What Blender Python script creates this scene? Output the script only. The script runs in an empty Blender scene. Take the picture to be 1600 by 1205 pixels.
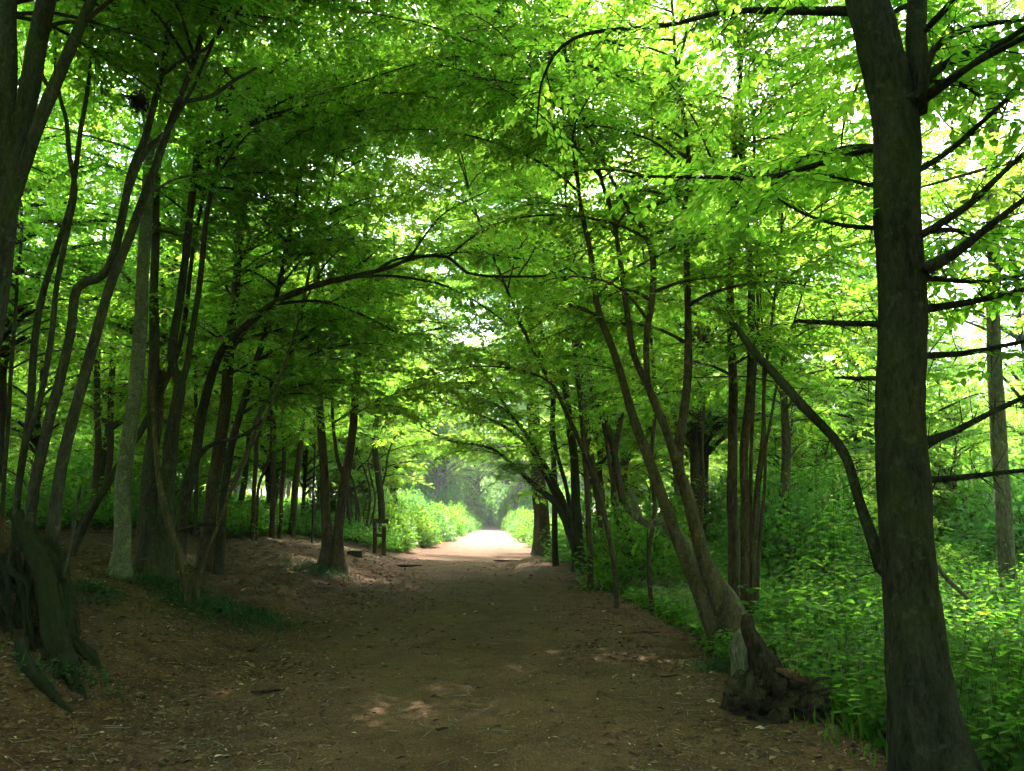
import bpy, math
import numpy as np
from mathutils import Vector

# ------------------------------------------------------------------ camera, sky, sun
S = bpy.context.scene
F = 1208.0                       # focal length in pixels of the 1600 px wide photograph
PITCH = math.radians(9.3)
EYE = np.array([0.0, 0.0, 1.6])
cam = bpy.data.cameras.new('camera'); cam.sensor_width = 36; cam.lens = 36 * F / 1600
cam.clip_start = 0.05; cam.clip_end = 2000
co = bpy.data.objects.new('camera', cam); S.collection.objects.link(co)
co.location = EYE; co.rotation_euler = (math.pi / 2 + PITCH, 0, 0)
S.camera = co

SUN_EL, SUN_AZ = math.radians(54), math.radians(7)      # azimuth clockwise from +Y (the view direction)
w = bpy.data.worlds.new('World'); S.world = w; w.use_nodes = True
nt = w.node_tree; bg = nt.nodes['Background']
sky = nt.nodes.new('ShaderNodeTexSky'); sky.sky_type = 'NISHITA'; sky.sun_disc = False
sky.sun_elevation = SUN_EL; sky.sun_rotation = SUN_AZ
sky.dust_density = 3.0; sky.air_density = 1.0
nt.links.new(sky.outputs[0], bg.inputs[0]); bg.inputs[1].default_value = 0.15
sl = bpy.data.lights.new('sun', 'SUN'); sl.energy = 2.4; sl.angle = math.radians(0.6); sl.color = (1.0, 0.95, 0.86)
so = bpy.data.objects.new('sun', sl); S.collection.objects.link(so)
sd = Vector((math.sin(SUN_AZ) * math.cos(SUN_EL), math.cos(SUN_AZ) * math.cos(SUN_EL), math.sin(SUN_EL)))
so.rotation_euler = sd.to_track_quat('Z', 'Y').to_euler(); so.location = (0, 30, 60)
S.view_settings.view_transform = 'Standard'; S.view_settings.look = 'None'
S.view_settings.exposure = 3.3; S.view_settings.gamma = 1.0
S.render.engine = 'CYCLES'
cy = S.cycles
cy.max_bounces = 10; cy.diffuse_bounces = 5; cy.glossy_bounces = 2; cy.transmission_bounces = 7
cy.use_denoising = True; cy.denoiser = 'OPENIMAGEDENOISE'
cy.use_adaptive_sampling = True; cy.adaptive_threshold = 0.03
cy.caustics_reflective = False; cy.caustics_refractive = False
cy.sample_clamp_indirect = 6.0

rng = np.random.default_rng(7)
CT, ST = math.cos(PITCH), math.sin(PITCH)

# ------------------------------------------------------------------ noise + terrain
def _hash(i, j, s):
    n = (i.astype(np.int64) * 374761393 + j.astype(np.int64) * 668265263 + s * 974634777) & 0xffffffff
    n = ((n ^ (n >> 13)) * 1274126177) & 0xffffffff
    return ((n ^ (n >> 16)) & 0xffff) / 65535.0

def vnoise(x, y, s=0):
    x = np.asarray(x, float); y = np.asarray(y, float)
    i = np.floor(x); j = np.floor(y); fx = x - i; fy = y - j
    fx = fx * fx * (3 - 2 * fx); fy = fy * fy * (3 - 2 * fy)
    a = _hash(i, j, s); b = _hash(i + 1, j, s); c = _hash(i, j + 1, s); d = _hash(i + 1, j + 1, s)
    return (a * (1 - fx) + b * fx) * (1 - fy) + (c * (1 - fx) + d * fx) * fy - 0.5

def sstep(a, b, x):
    t = np.clip((np.asarray(x, float) - a) / (b - a), 0, 1)
    return t * t * (3 - 2 * t)

def path_c(y):
    y = np.asarray(y, float)
    return -0.029 * y + 0.9 * sstep(95, 150, y) * 3

def H(x, y):
    """height of the ground: flat path, bank rising on the left, a slight drop on the right"""
    x = np.asarray(x, float); y = np.asarray(y, float)
    u = -(x - path_c(y))                                    # metres left of the path's centre line
    left = np.maximum(u - 2.9, 0)
    r = 1.5 * (1 - np.exp(-left / 4.2)) * (1 - 0.35 * sstep(22, 34, y) * (1 - sstep(4, 9, left))) + 0.02 * np.maximum(left - 6, 0)
    rr = np.maximum(-u - 2.5, 0)
    d = -0.30 * (1 - np.exp(-rr / 0.9)) + 0.012 * np.maximum(rr - 8, 0)
    r = r + .85 * np.exp(-((x + 6.2) ** 2 + (y - 8.9) ** 2) / 1.0)
    off = sstep(2.0, 4.5, np.abs(u))
    n = 0.10 * vnoise(x * 0.35, y * 0.35, 1) + 0.05 * vnoise(x * 1.1, y * 1.1, 2)
    n2 = 0.022 * vnoise(x * 3.1, y * 3.1, 3) + 0.012 * vnoise(x * 7.3, y * 7.3, 4)
    return r + d + n * (0.25 + 1.3 * off) + n2 * (0.85 + 1.0 * off)

def ray(px, py):
    a, c = (px - 800) / F, (602.5 - py) / F
    d = np.array([a, CT - c * ST, ST + c * CT])
    return d / d[1]

def W(px, py, d):
    return EYE + ray(px, py) * d

def base(px, py):
    """where the line of sight through a base point meets the terrain"""
    r = ray(px, py)
    t = np.arange(3.0, 160, 0.03)
    z = EYE[2] + r[2] * t - H(r[0] * t, t)
    k = np.argmax(z < 0)
    if z[k] >= 0: k = len(t) - 1
    return np.array([r[0] * t[k], t[k], H(r[0] * t[k], t[k])])

# ------------------------------------------------------------------ mesh builder (quads only)
class MB:
    def __init__(s): s.v = []; s.f = []; s.m = []; s.t = []; s.n = 0; s.sm = []
    def add(s, v, f, mat=0, tint=None, smooth=True):
        v = np.asarray(v, np.float32).reshape(-1, 3); f = np.asarray(f, np.int64).reshape(-1, 4)
        s.v.append(v); s.f.append(f + s.n); s.n += len(v)
        s.m.append(np.full(len(f), mat, np.int32)); s.sm.append(np.full(len(f), smooth, bool))
        s.t.append(np.full(len(f), 0.5, np.float32) if tint is None else np.asarray(tint, np.float32))
    def build(s, name, mats, parent=None, org=(0, 0, 0)):
        me = bpy.data.meshes.new(name)
        v = np.concatenate(s.v) - np.asarray(org, np.float32); f = np.concatenate(s.f).astype(np.int32)
        me.vertices.add(len(v)); me.vertices.foreach_set('co', v.astype(np.float32).ravel())
        me.loops.add(f.size); me.loops.foreach_set('vertex_index', f.ravel())
        me.polygons.add(len(f)); me.polygons.foreach_set('loop_start', np.arange(0, f.size, 4, dtype=np.int32))
        me.polygons.foreach_set('loop_total', np.full(len(f), 4, np.int32))
        me.polygons.foreach_set('material_index', np.concatenate(s.m))
        me.polygons.foreach_set('use_smooth', np.concatenate(s.sm))
        at = me.attributes.new('tint', 'FLOAT', 'FACE'); at.data.foreach_set('value', np.concatenate(s.t))
        for m in mats: me.materials.append(m)
        me.update(calc_edges=True)
        o = bpy.data.objects.new(name, me); S.collection.objects.link(o)
        if parent is not None: o.parent = parent
        return o

def smooth_path(P, R, step):
    """Catmull-Rom through the points, resampled"""
    P = np.asarray(P, float); R = np.asarray(R, float)
    if len(P) == 1: return P, R
    Q = np.vstack([2 * P[0] - P[1], P, 2 * P[-1] - P[-2]])
    op, orr = [], []
    for i in range(len(P) - 1):
        L = np.linalg.norm(P[i + 1] - P[i]); n = max(2, int(math.ceil(L / step)))
        t = (np.arange(n) / n)[:, None]
        a, b, c, d = Q[i], Q[i + 1], Q[i + 2], Q[i + 3]
        op.append(0.5 * (2 * b + (c - a) * t + (2 * a - 5 * b + 4 * c - d) * t ** 2 + (3 * b - 3 * c + d - a) * t ** 3))
        orr.append(R[i] + (R[i + 1] - R[i]) * t[:, 0])
    op.append(P[-1:]); orr.append(R[-1:])
    return np.vstack(op), np.concatenate(orr)

def frames(P):
    T = np.gradient(P, axis=0); T /= np.linalg.norm(T, axis=1)[:, None] + 1e-9
    ref = np.array([0.31, 0.95, 0.05]); A = np.cross(T, ref)
    bad = np.linalg.norm(A, axis=1) < 0.25
    A[bad] = np.cross(T[bad], [1, 0, 0.2]); A /= np.linalg.norm(A, axis=1)[:, None] + 1e-9
    # parallel transport keeps the rings from twisting
    for i in range(1, len(P)):
        a = A[i - 1] - T[i] * np.dot(A[i - 1], T[i]); A[i] = a / (np.linalg.norm(a) + 1e-9)
    return T, A, np.cross(T, A)

def tube(mb, P, R, sides=8, step=0.25, rough=0.06, flare=0.0, lobes=4, mat=0, wob=0.0, tipclose=True, seed=None, groove=0.0):
    P, R = smooth_path(P, R, step)
    sd = rng.integers(1e6) if seed is None else seed
    n = len(P); T, A, B = frames(P)
    s = np.concatenate([[0], np.cumsum(np.linalg.norm(np.diff(P, axis=0), axis=1))])
    if wob: P = P + (A * vnoise(s * 1.3, s * 0 + 3.3, sd)[:, None] + B * vnoise(s * 1.3, s * 0 + 9.3, sd)[:, None]) * wob * np.minimum(s, 1)[:, None]
    th = np.arange(sides) / sides * 2 * math.pi
    rad = R[:, None] * (1 + rough * 2 * vnoise(s[:, None] * 2.2 + np.cos(th)[None] * 1.7, np.sin(th)[None] * 1.7 + s[:, None] * 0.7, sd)
                        + rough * 1.2 * vnoise(s[:, None] * 9 + np.cos(th) * 3, np.sin(th)[None] * 3 + s[:, None], sd + 5))
    if groove: rad *= 1 + groove * np.cos(th * 5 + 1.2 * np.sin(s[:, None] * 0.8) + sd % 7)
    if flare:
        k = np.exp(-np.maximum(s - 0.1, 0)[:, None] / 0.30)
        ph = (sd % 63) / 10
        rad *= 1 + flare * k * (0.55 + 0.45 * np.cos(lobes * th + ph) + 0.25 * np.cos((lobes + 1) * th + 2 * ph))
    V = P[:, None] + rad[..., None] * (np.cos(th)[None, :, None] * A[:, None] + np.sin(th)[None, :, None] * B[:, None])
    V = V.reshape(-1, 3)
    i = np.arange(n - 1)[:, None] * sides; j = np.arange(sides)[None]; j2 = (j + 1) % sides
    Fq = np.stack([i + j, i + j2, i + sides + j2, i + sides + j], -1).reshape(-1, 4)
    if tipclose:                                             # closed, slightly domed end
        c = P[-1] + T[-1] * R[-1] * 0.5; c0 = P[0] - T[0] * R[0] * 0.2
        V = np.vstack([V, c, c0]); e = (n - 1) * sides; jj = np.arange(0, sides - 1, 2)
        caps = np.stack([e + jj, e + jj + 1, e + (jj + 2) % sides, np.full(len(jj), n * sides)], -1)
        capb = np.stack([jj + 1, jj, np.full(len(jj), n * sides + 1), (jj + 2) % sides], -1)
        Fq = np.vstack([Fq, caps, capb])
    mb.add(V, Fq, mat)
    return P, R

def prisms(mb, P0, P1, r0, r1, mat=0):
    """many thin three-sided twigs at once"""
    P0 = np.asarray(P0).reshape(-1, 3); P1 = np.asarray(P1).reshape(-1, 3); n = len(P0)
    if n == 0: return
    T = P1 - P0; T /= np.linalg.norm(T, axis=1)[:, None] + 1e-9
    A = np.cross(T, [0.2, 0.3, 0.93]); A /= np.linalg.norm(A, axis=1)[:, None] + 1e-9; B = np.cross(T, A)
    r0 = np.broadcast_to(r0, n); r1 = np.broadcast_to(r1, n)
    V = []
    for P, r in ((P0, r0), (P1, r1)):
        for k in range(3):
            a = k * 2.0944
            V.append(P + r[:, None] * (math.cos(a) * A + math.sin(a) * B))
    V = np.stack(V, 1).reshape(-1, 3); o = np.arange(n)[:, None, None] * 6
    q = np.array([[0, 1, 4, 3], [1, 2, 5, 4], [2, 0, 3, 5]])[None]
    mb.add(V, (o + q).reshape(-1, 4), mat)

LEAF6 = np.array([[0, 0, 0], [-.25, .22, .05], [-.29, .55, .06], [0, 1, -.10], [.29, .55, .06], [.25, .22, .05]])
LEAF6F = np.array([[0, 3, 2, 1], [0, 5, 4, 3]])
LEAF4 = np.array([[0, 0, 0], [-.31, .45, .07], [0, 1, -.08], [.31, .45, .07]])
LEAF4F = np.array([[0, 3, 2, 1]])

def leaves(mb, pos, dr, nm, size, mat=1, fine=True, tint=None, broad=1.0):
    """one folded blade per row"""
    n = len(pos)
    if n == 0: return
    dr = dr / (np.linalg.norm(dr, axis=1)[:, None] + 1e-9)
    sd_ = np.cross(dr, nm); sd_ /= np.linalg.norm(sd_, axis=1)[:, None] + 1e-9
    nn = np.cross(sd_, dr)
    T, Fc = (LEAF6, LEAF6F) if fine else (LEAF4, LEAF4F)
    size = np.broadcast_to(size, n)[:, None, None]
    V = pos[:, None] + size * (T[None, :, 0:1] * broad * sd_[:, None] + T[None, :, 1:2] * dr[:, None] + T[None, :, 2:3] * nn[:, None])
    Fq = (np.arange(n)[:, None, None] * len(T) + Fc[None]).reshape(-1, 4)
    if tint is None: tint = rng.random(n)
    mb.add(V.reshape(-1, 3), Fq, mat, np.repeat(tint, len(Fc)), smooth=False)

# a twiglet: alternate leaves along a short flat shoot, unit length along +Y, normal +Z
def twiglet(n, seed):
    r = np.random.default_rng(seed)
    y = (np.arange(n) + 0.6) / n
    side = np.where(np.arange(n) % 2, 1.0, -1.0)
    pos = np.stack([side * 0.0, y * 0.97, -0.10 * y ** 2], 1)
    ang = np.radians(58 - 30 * y + r.normal(0, 10, n)) * side
    ang[-1] *= 0.2
    dr = np.stack([np.sin(ang), np.cos(ang), r.normal(-0.18, 0.16, n)], 1)
    nm = np.stack([r.normal(0, .28, n), r.normal(0, .28, n), np.ones(n)], 1)
    sz = (0.75 + 0.35 * np.sin(np.pi * y)) * r.uniform(.8, 1.15, n)
    return pos, dr, nm, sz
TW = {n: [twiglet(n, 50 + k) for k in range(6)] for n in (5, 8, 12)}

def place_twiglets(mb, O, D, N, L, nl, leaf, fine, mat=1, r=0.0022, tintc=None):
    """twiglets at origins O along D with normal N and length L"""
    k = len(O)
    if k == 0: return
    D = D / np.linalg.norm(D, axis=1)[:, None]
    X = np.cross(D, N); X /= np.linalg.norm(X, axis=1)[:, None] + 1e-9; Z = np.cross(X, D)
    var = rng.integers(0, 6, k)
    for q in range(6):
        s = var == q
        if not s.any(): continue
        p, d, n, sz = TW[nl][q]
        M = np.stack([X[s], D[s], Z[s]], 1)                      # rows: basis
        pos = O[s][:, None] + np.einsum('li,kij->klj', p, M) * L[s][:, None, None]
        dd = np.einsum('li,kij->klj', d, M); nn = np.einsum('li,kij->klj', n, M)
        m = s.sum()
        base_t = rng.random(m) if tintc is None else tintc[s]
        t = np.clip(base_t[:, None] * 0.6 + rng.random((m, len(p))) * 0.4, 0, 1)
        leaves(mb, pos.reshape(-1, 3), dd.reshape(-1, 3), nn.reshape(-1, 3), (leaf * sz[None] * rng.uniform(.85, 1.15, (m, 1))).ravel(), mat, fine, t.ravel())
    tip = O + D * L[:, None] - Z * (0.10 * L)[:, None]
    prisms(mb, O, tip, r, r * 0.5, 0)

def bough(mb, p0, az, L, el=0.5, droop=0.5, r0=0.02, leaf=0.072, nl=8, fine=True, dens=1.0, sides=5, start=0.18):
    """a limb reaching out from p0, with flat sprays of leafy shoots left and right"""
    n = 7
    t = np.linspace(0, 1, n)
    e = el - (el + droop) * t ** 0.8
    da = az + np.cumsum(rng.normal(0, 0.13, n))
    stepv = np.stack([np.sin(da) * np.cos(e), np.cos(da) * np.cos(e), np.sin(e)], 1) * (L / (n - 1))
    P = np.vstack([p0, p0 + np.cumsum(stepv[:-1], 0)])
    R = r0 * (1 - 0.85 * t) + 0.002
    P, R = tube(mb, P, R, sides, step=0.3, rough=0.1, wob=0.08, tipclose=False)
    shoots_along(mb, P, L, leaf, nl, fine, dens, start)

def shoots_along(mb, P, L, leaf, nl, fine, dens, start=0.18):
    s = np.concatenate([[0], np.cumsum(np.linalg.norm(np.diff(P, axis=0), axis=1))]); tot = s[-1]
    sp = 0.165 / dens
    ss = np.arange(tot * start, tot, sp) + rng.uniform(-.05, .05)
    ss = ss[ss > 0]
    if not len(ss): return
    C = np.stack([np.interp(ss, s, P[:, k]) for k in range(3)], 1)
    T = np.stack([np.interp(np.minimum(ss + 0.15, tot), s, P[:, k]) - np.interp(np.maximum(ss - 0.15, 0), s, P[:, k]) for k in range(3)], 1)
    T /= np.linalg.norm(T, axis=1)[:, None] + 1e-9
    side = np.where(np.arange(len(ss)) % 2, 1.0, -1.0)
    up = np.array([0, 0, 1.0])
    X = np.cross(T, up); X /= np.linalg.norm(X, axis=1)[:, None] + 1e-6
    a = np.radians(rng.uniform(35, 65, len(ss)))
    D = T * np.cos(a)[:, None] + X * (side * np.sin(a))[:, None] + up * rng.normal(0.06, 0.30, len(ss))[:, None]
    D /= np.linalg.norm(D, axis=1)[:, None]
    rem = (tot - ss)
    l2 = np.clip(0.22 + 0.42 * rem, 0.25, 1.25) * rng.uniform(.6, 1.1, len(ss))
    droop = rng.uniform(0.05, 0.30, len(ss))
    # secondary shoots as two-piece twigs
    mid = C + D * (l2 * .5)[:, None]; end = C + D * l2[:, None] - up * (droop * l2)[:, None]
    prisms(mb, C, mid, 0.006, 0.004); prisms(mb, mid, end, 0.004, 0.002)
    O, DD, LL, TT = [], [], [], []
    tc = rng.random(len(ss))
    for i in range(len(ss)):
        m = max(2, int(l2[i] / (0.095 if fine else 0.125) * min(dens, 1.2)))
        q = (np.arange(m) + 0.5) / m
        pts = C[i] + D[i] * (l2[i] * q)[:, None] - up * (droop[i] * l2[i] * q ** 2)[:, None]
        xi = np.cross(D[i], up); sd_ = np.where(np.arange(m) % 2, 1.0, -1.0)
        b = np.radians(rng.uniform(30, 60, m)); b[-1] = 0.1
        dd = D[i] * np.cos(b)[:, None] + xi * (sd_ * np.sin(b))[:, None] + up * rng.normal(-0.10, 0.28, m)[:, None]
        O.append(pts); DD.append(dd); LL.append(rng.uniform(.20, .36, m)); TT.append(np.clip(tc[i] + rng.normal(0, .15, m), 0, 1))
    O = np.vstack(O); DD = np.vstack(DD); LL = np.concatenate(LL); TT = np.concatenate(TT)
    N = np.stack([rng.normal(0, .4, len(O)), rng.normal(0, .4, len(O)), np.ones(len(O))], 1)
    place_twiglets(mb, O, DD, N, LL * (1 if fine else 1.25), nl, leaf, fine, tintc=TT)

# ------------------------------------------------------------------ materials
def mat_new(name):
    m = bpy.data.materials.new(name); m.use_nodes = True
    n = m.node_tree.nodes; return m, m.node_tree, n['Principled BSDF'], n['Material Output']

def noise(nt, scale, detail=5, rough=.6, vec=None, dist=0.0):
    t = nt.nodes.new('ShaderNodeTexNoise'); t.inputs['Scale'].default_value = scale
    t.inputs['Detail'].default_value = detail; t.inputs['Roughness'].default_value = rough
    t.inputs['Distortion'].default_value = dist
    if vec is not None: nt.links.new(vec, t.inputs['Vector'])
    return t

def ramp(nt, fac, stops):
    r = nt.nodes.new('ShaderNodeValToRGB'); e = r.color_ramp.elements
    while len(e) > 1: e.remove(e[-1])
    e[0].position, e[0].color = stops[0][0], (*stops[0][1], 1)
    for p, c in stops[1:]:
        x = e.new(p); x.color = (*c, 1)
    nt.links.new(fac, r.inputs[0]); return r

def mixc(nt, fac, a, b):
    m = nt.nodes.new('ShaderNodeMix'); m.data_type = 'RGBA'
    for s, v in ((0, fac), (6, a), (7, b)):
        if hasattr(v, 'links') or hasattr(v, 'is_linked'): nt.links.new(v, m.inputs[s])
        elif s: m.inputs[s].default_value = (*v, 1)
        else: m.inputs[s].default_value = v
    return m.outputs[2]

def bark(name, dark, light, moss=0.25, mosscol=(0.05, 0.075, 0.018), zscale=0.30, bump=0.5, fiss=.32):
    m, nt, b, out = mat_new(name)
    tc = nt.nodes.new('ShaderNodeTexCoord'); mp = nt.nodes.new('ShaderNodeMapping')
    mp.inputs['Scale'].default_value = (1, 1, zscale); nt.links.new(tc.outputs['Object'], mp.inputs[0])
    n1 = noise(nt, 7, 6, .65, mp.outputs[0], .4); n2 = noise(nt, 38, 5, .7, mp.outputs[0], .2)
    n3 = noise(nt, 2.2, 4, .6, tc.outputs['Object'])
    n4 = noise(nt, 13, 4, .6, tc.outputs['Object'])
    c1 = ramp(nt, n1.outputs[0], [(.40, dark), (.60, light)])
    c2 = ramp(nt, n2.outputs[0], [(.38, tuple(x * .35 for x in dark)), (.60, tuple(x * 1.15 for x in light))])
    c = mixc(nt, 0.45, c1.outputs[0], c2.outputs[0])
    lich = ramp(nt, n4.outputs[0], [(.60, (0, 0, 0)), (.66, (1, 1, 1))])
    sc_ = nt.nodes.new('ShaderNodeMath'); sc_.operation = 'MULTIPLY'; sc_.inputs[1].default_value = .55
    nt.links.new(lich.outputs[0], sc_.inputs[0])
    c = mixc(nt, sc_.outputs[0], c, tuple(min(1, x * 1.7) for x in light))
    mr = ramp(nt, n3.outputs[0], [(.62 - moss * .5, (0, 0, 0)), (.80 - moss * .45, (1, 1, 1))])
    mm = nt.nodes.new('ShaderNodeMath'); mm.operation = 'MULTIPLY'; mm.inputs[1].default_value = min(.85, moss * 2)
    nt.links.new(mr.outputs[0], mm.inputs[0])
    c = mixc(nt, mm.outputs[0], c, mosscol)
    if fiss:
        wv = nt.nodes.new('ShaderNodeMixRGB'); wv.blend_type = 'ADD'; wv.inputs[0].default_value = .45
        nt.links.new(mp.outputs[0], wv.inputs[1]); nt.links.new(n1.outputs['Color'], wv.inputs[2])
        vo = nt.nodes.new('ShaderNodeTexVoronoi'); vo.feature = 'DISTANCE_TO_EDGE'; vo.inputs['Scale'].default_value = 30
        nt.links.new(wv.outputs[0], vo.inputs['Vector'])
        fr = ramp(nt, vo.outputs['Distance'], [(0.02, (.22, .22, .22)), (.13, (1.0, 1.0, 1.0))])
        mu = nt.nodes.new('ShaderNodeMix'); mu.data_type = 'RGBA'; mu.blend_type = 'MULTIPLY'; mu.inputs[0].default_value = fiss
        nt.links.new(c, mu.inputs[6]); nt.links.new(fr.outputs[0], mu.inputs[7]); c = mu.outputs[2]
    nt.links.new(c, b.inputs['Base Color'])
    b.inputs['Roughness'].default_value = .92; b.inputs['Specular IOR Level'].default_value = .12
    bp = nt.nodes.new('ShaderNodeBump'); bp.inputs['Strength'].default_value = min(1, bump * 1.6); bp.inputs['Distance'].default_value = .035
    ad = nt.nodes.new('ShaderNodeMath'); ad.operation = 'ADD'
    nt.links.new(n1.outputs[0], ad.inputs[0]); nt.links.new(n2.outputs[0], ad.inputs[1])
    nt.links.new(ad.outputs[0], bp.inputs['Height']); nt.links.new(bp.outputs[0], b.inputs['Normal'])
    return m

def leafmat(name, lo, hi, tlo, thi, trans=0.5, rough=.45):
    m, nt, b, out = mat_new(name)
    at = nt.nodes.new('ShaderNodeAttribute'); at.attribute_name = 'tint'
    c = ramp(nt, at.outputs['Fac'], [(0, lo), (1, hi)])
    ct = ramp(nt, at.outputs['Fac'], [(0, tlo), (1, thi)])
    for r_ in (c, ct):                       # the odd yellowing leaf
        e = r_.color_ramp.elements; e[-1].position = .985
        x = e.new(.996); hc = e[1].color; x.color = (min(1, hc[0] * 1.9), hc[1] * .95, hc[2] * .8, 1)
    oi = nt.nodes.new('ShaderNodeObjectInfo')
    outs = []
    for r_ in (c, ct):
        hs = nt.nodes.new('ShaderNodeHueSaturation')
        for inp, lo_, hi_ in (('Hue', .492, .519), ('Value', .85, 1.1)):
            mr_ = nt.nodes.new('ShaderNodeMapRange'); mr_.inputs['To Min'].default_value = lo_; mr_.inputs['To Max'].default_value = hi_
            nt.links.new(oi.outputs['Random'], mr_.inputs['Value']); nt.links.new(mr_.outputs[0], hs.inputs[inp])
        nt.links.new(r_.outputs[0], hs.inputs['Color']); outs.append(hs.outputs[0])
    nt.links.new(outs[0], b.inputs['Base Color'])
    b.inputs['Roughness'].default_value = rough; b.inputs['Specular IOR Level'].default_value = .14
    tr = nt.nodes.new('ShaderNodeBsdfTranslucent'); nt.links.new(outs[1], tr.inputs[0])
    mx = nt.nodes.new('ShaderNodeMixShader'); mx.inputs[0].default_value = trans
    nt.links.new(b.outputs[0], mx.inputs[1]); nt.links.new(tr.outputs[0], mx.inputs[2])
    nt.links.new(mx.outputs[0], out.inputs[0])
    return m

BARK_DARK = bark('bark dark', (0.026, 0.023, 0.017), (0.085, 0.075, 0.054), .25)
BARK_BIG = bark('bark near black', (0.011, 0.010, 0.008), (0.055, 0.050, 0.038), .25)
BARK_PALE = bark('bark pale', (0.09, 0.086, 0.062), (0.20, 0.188, 0.145), .22, zscale=.8, bump=.25, fiss=.15)
BARK_BROWN = bark('bark brown', (0.042, 0.030, 0.020), (0.14, 0.10, 0.066), .15)
BARK_MOSS = bark('bark mossy', (0.012, 0.010, 0.006), (0.050, 0.038, 0.024), .6, (0.022, 0.030, 0.008), bump=1)
BARK_LOG = bark('log bark', (0.085, 0.078, 0.060), (0.24, 0.215, 0.165), .18)
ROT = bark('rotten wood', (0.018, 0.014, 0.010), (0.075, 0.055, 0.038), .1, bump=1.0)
FRESHWOOD = bark('broken wood', (0.05, 0.028, 0.014), (0.15, 0.085, 0.042), .0)
POSTWOOD = bark('weathered post', (0.05, 0.04, 0.028), (0.13, 0.10, 0.07), .2)
LEAF = leafmat('leaf beech', (0.045, 0.092, 0.015), (0.085, 0.14, 0.022), (0.25, 0.58, 0.035), (0.60, 0.86, 0.08), .60)
LEAF_FAR = leafmat('leaf far', (0.047, 0.098, 0.016), (0.087, 0.145, 0.024), (0.27, 0.60, 0.04), (0.60, 0.86, 0.09), .60)
LEAF_LOW = leafmat('leaf undergrowth', (0.035, 0.090, 0.014), (0.080, 0.15, 0.024), (0.15, 0.46, 0.03), (0.42, 0.72, 0.06), .48, .7)
LEAF_HOLLY = leafmat('leaf evergreen', (0.018, 0.05, 0.018), (0.03, 0.08, 0.025), (0.04, 0.14, 0.03), (0.06, 0.2, 0.04), .25, .3)
IVY = leafmat('leaf ivy', (0.022, 0.055, 0.02), (0.04, 0.09, 0.03), (0.05, 0.15, 0.03), (0.09, 0.22, 0.04), .25, .4)

MOSS = leafmat('moss', (0.018, 0.026, 0.008), (0.045, 0.055, 0.016), (0.02, 0.04, 0.008), (0.04, 0.06, 0.012), .15, .9)

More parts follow.
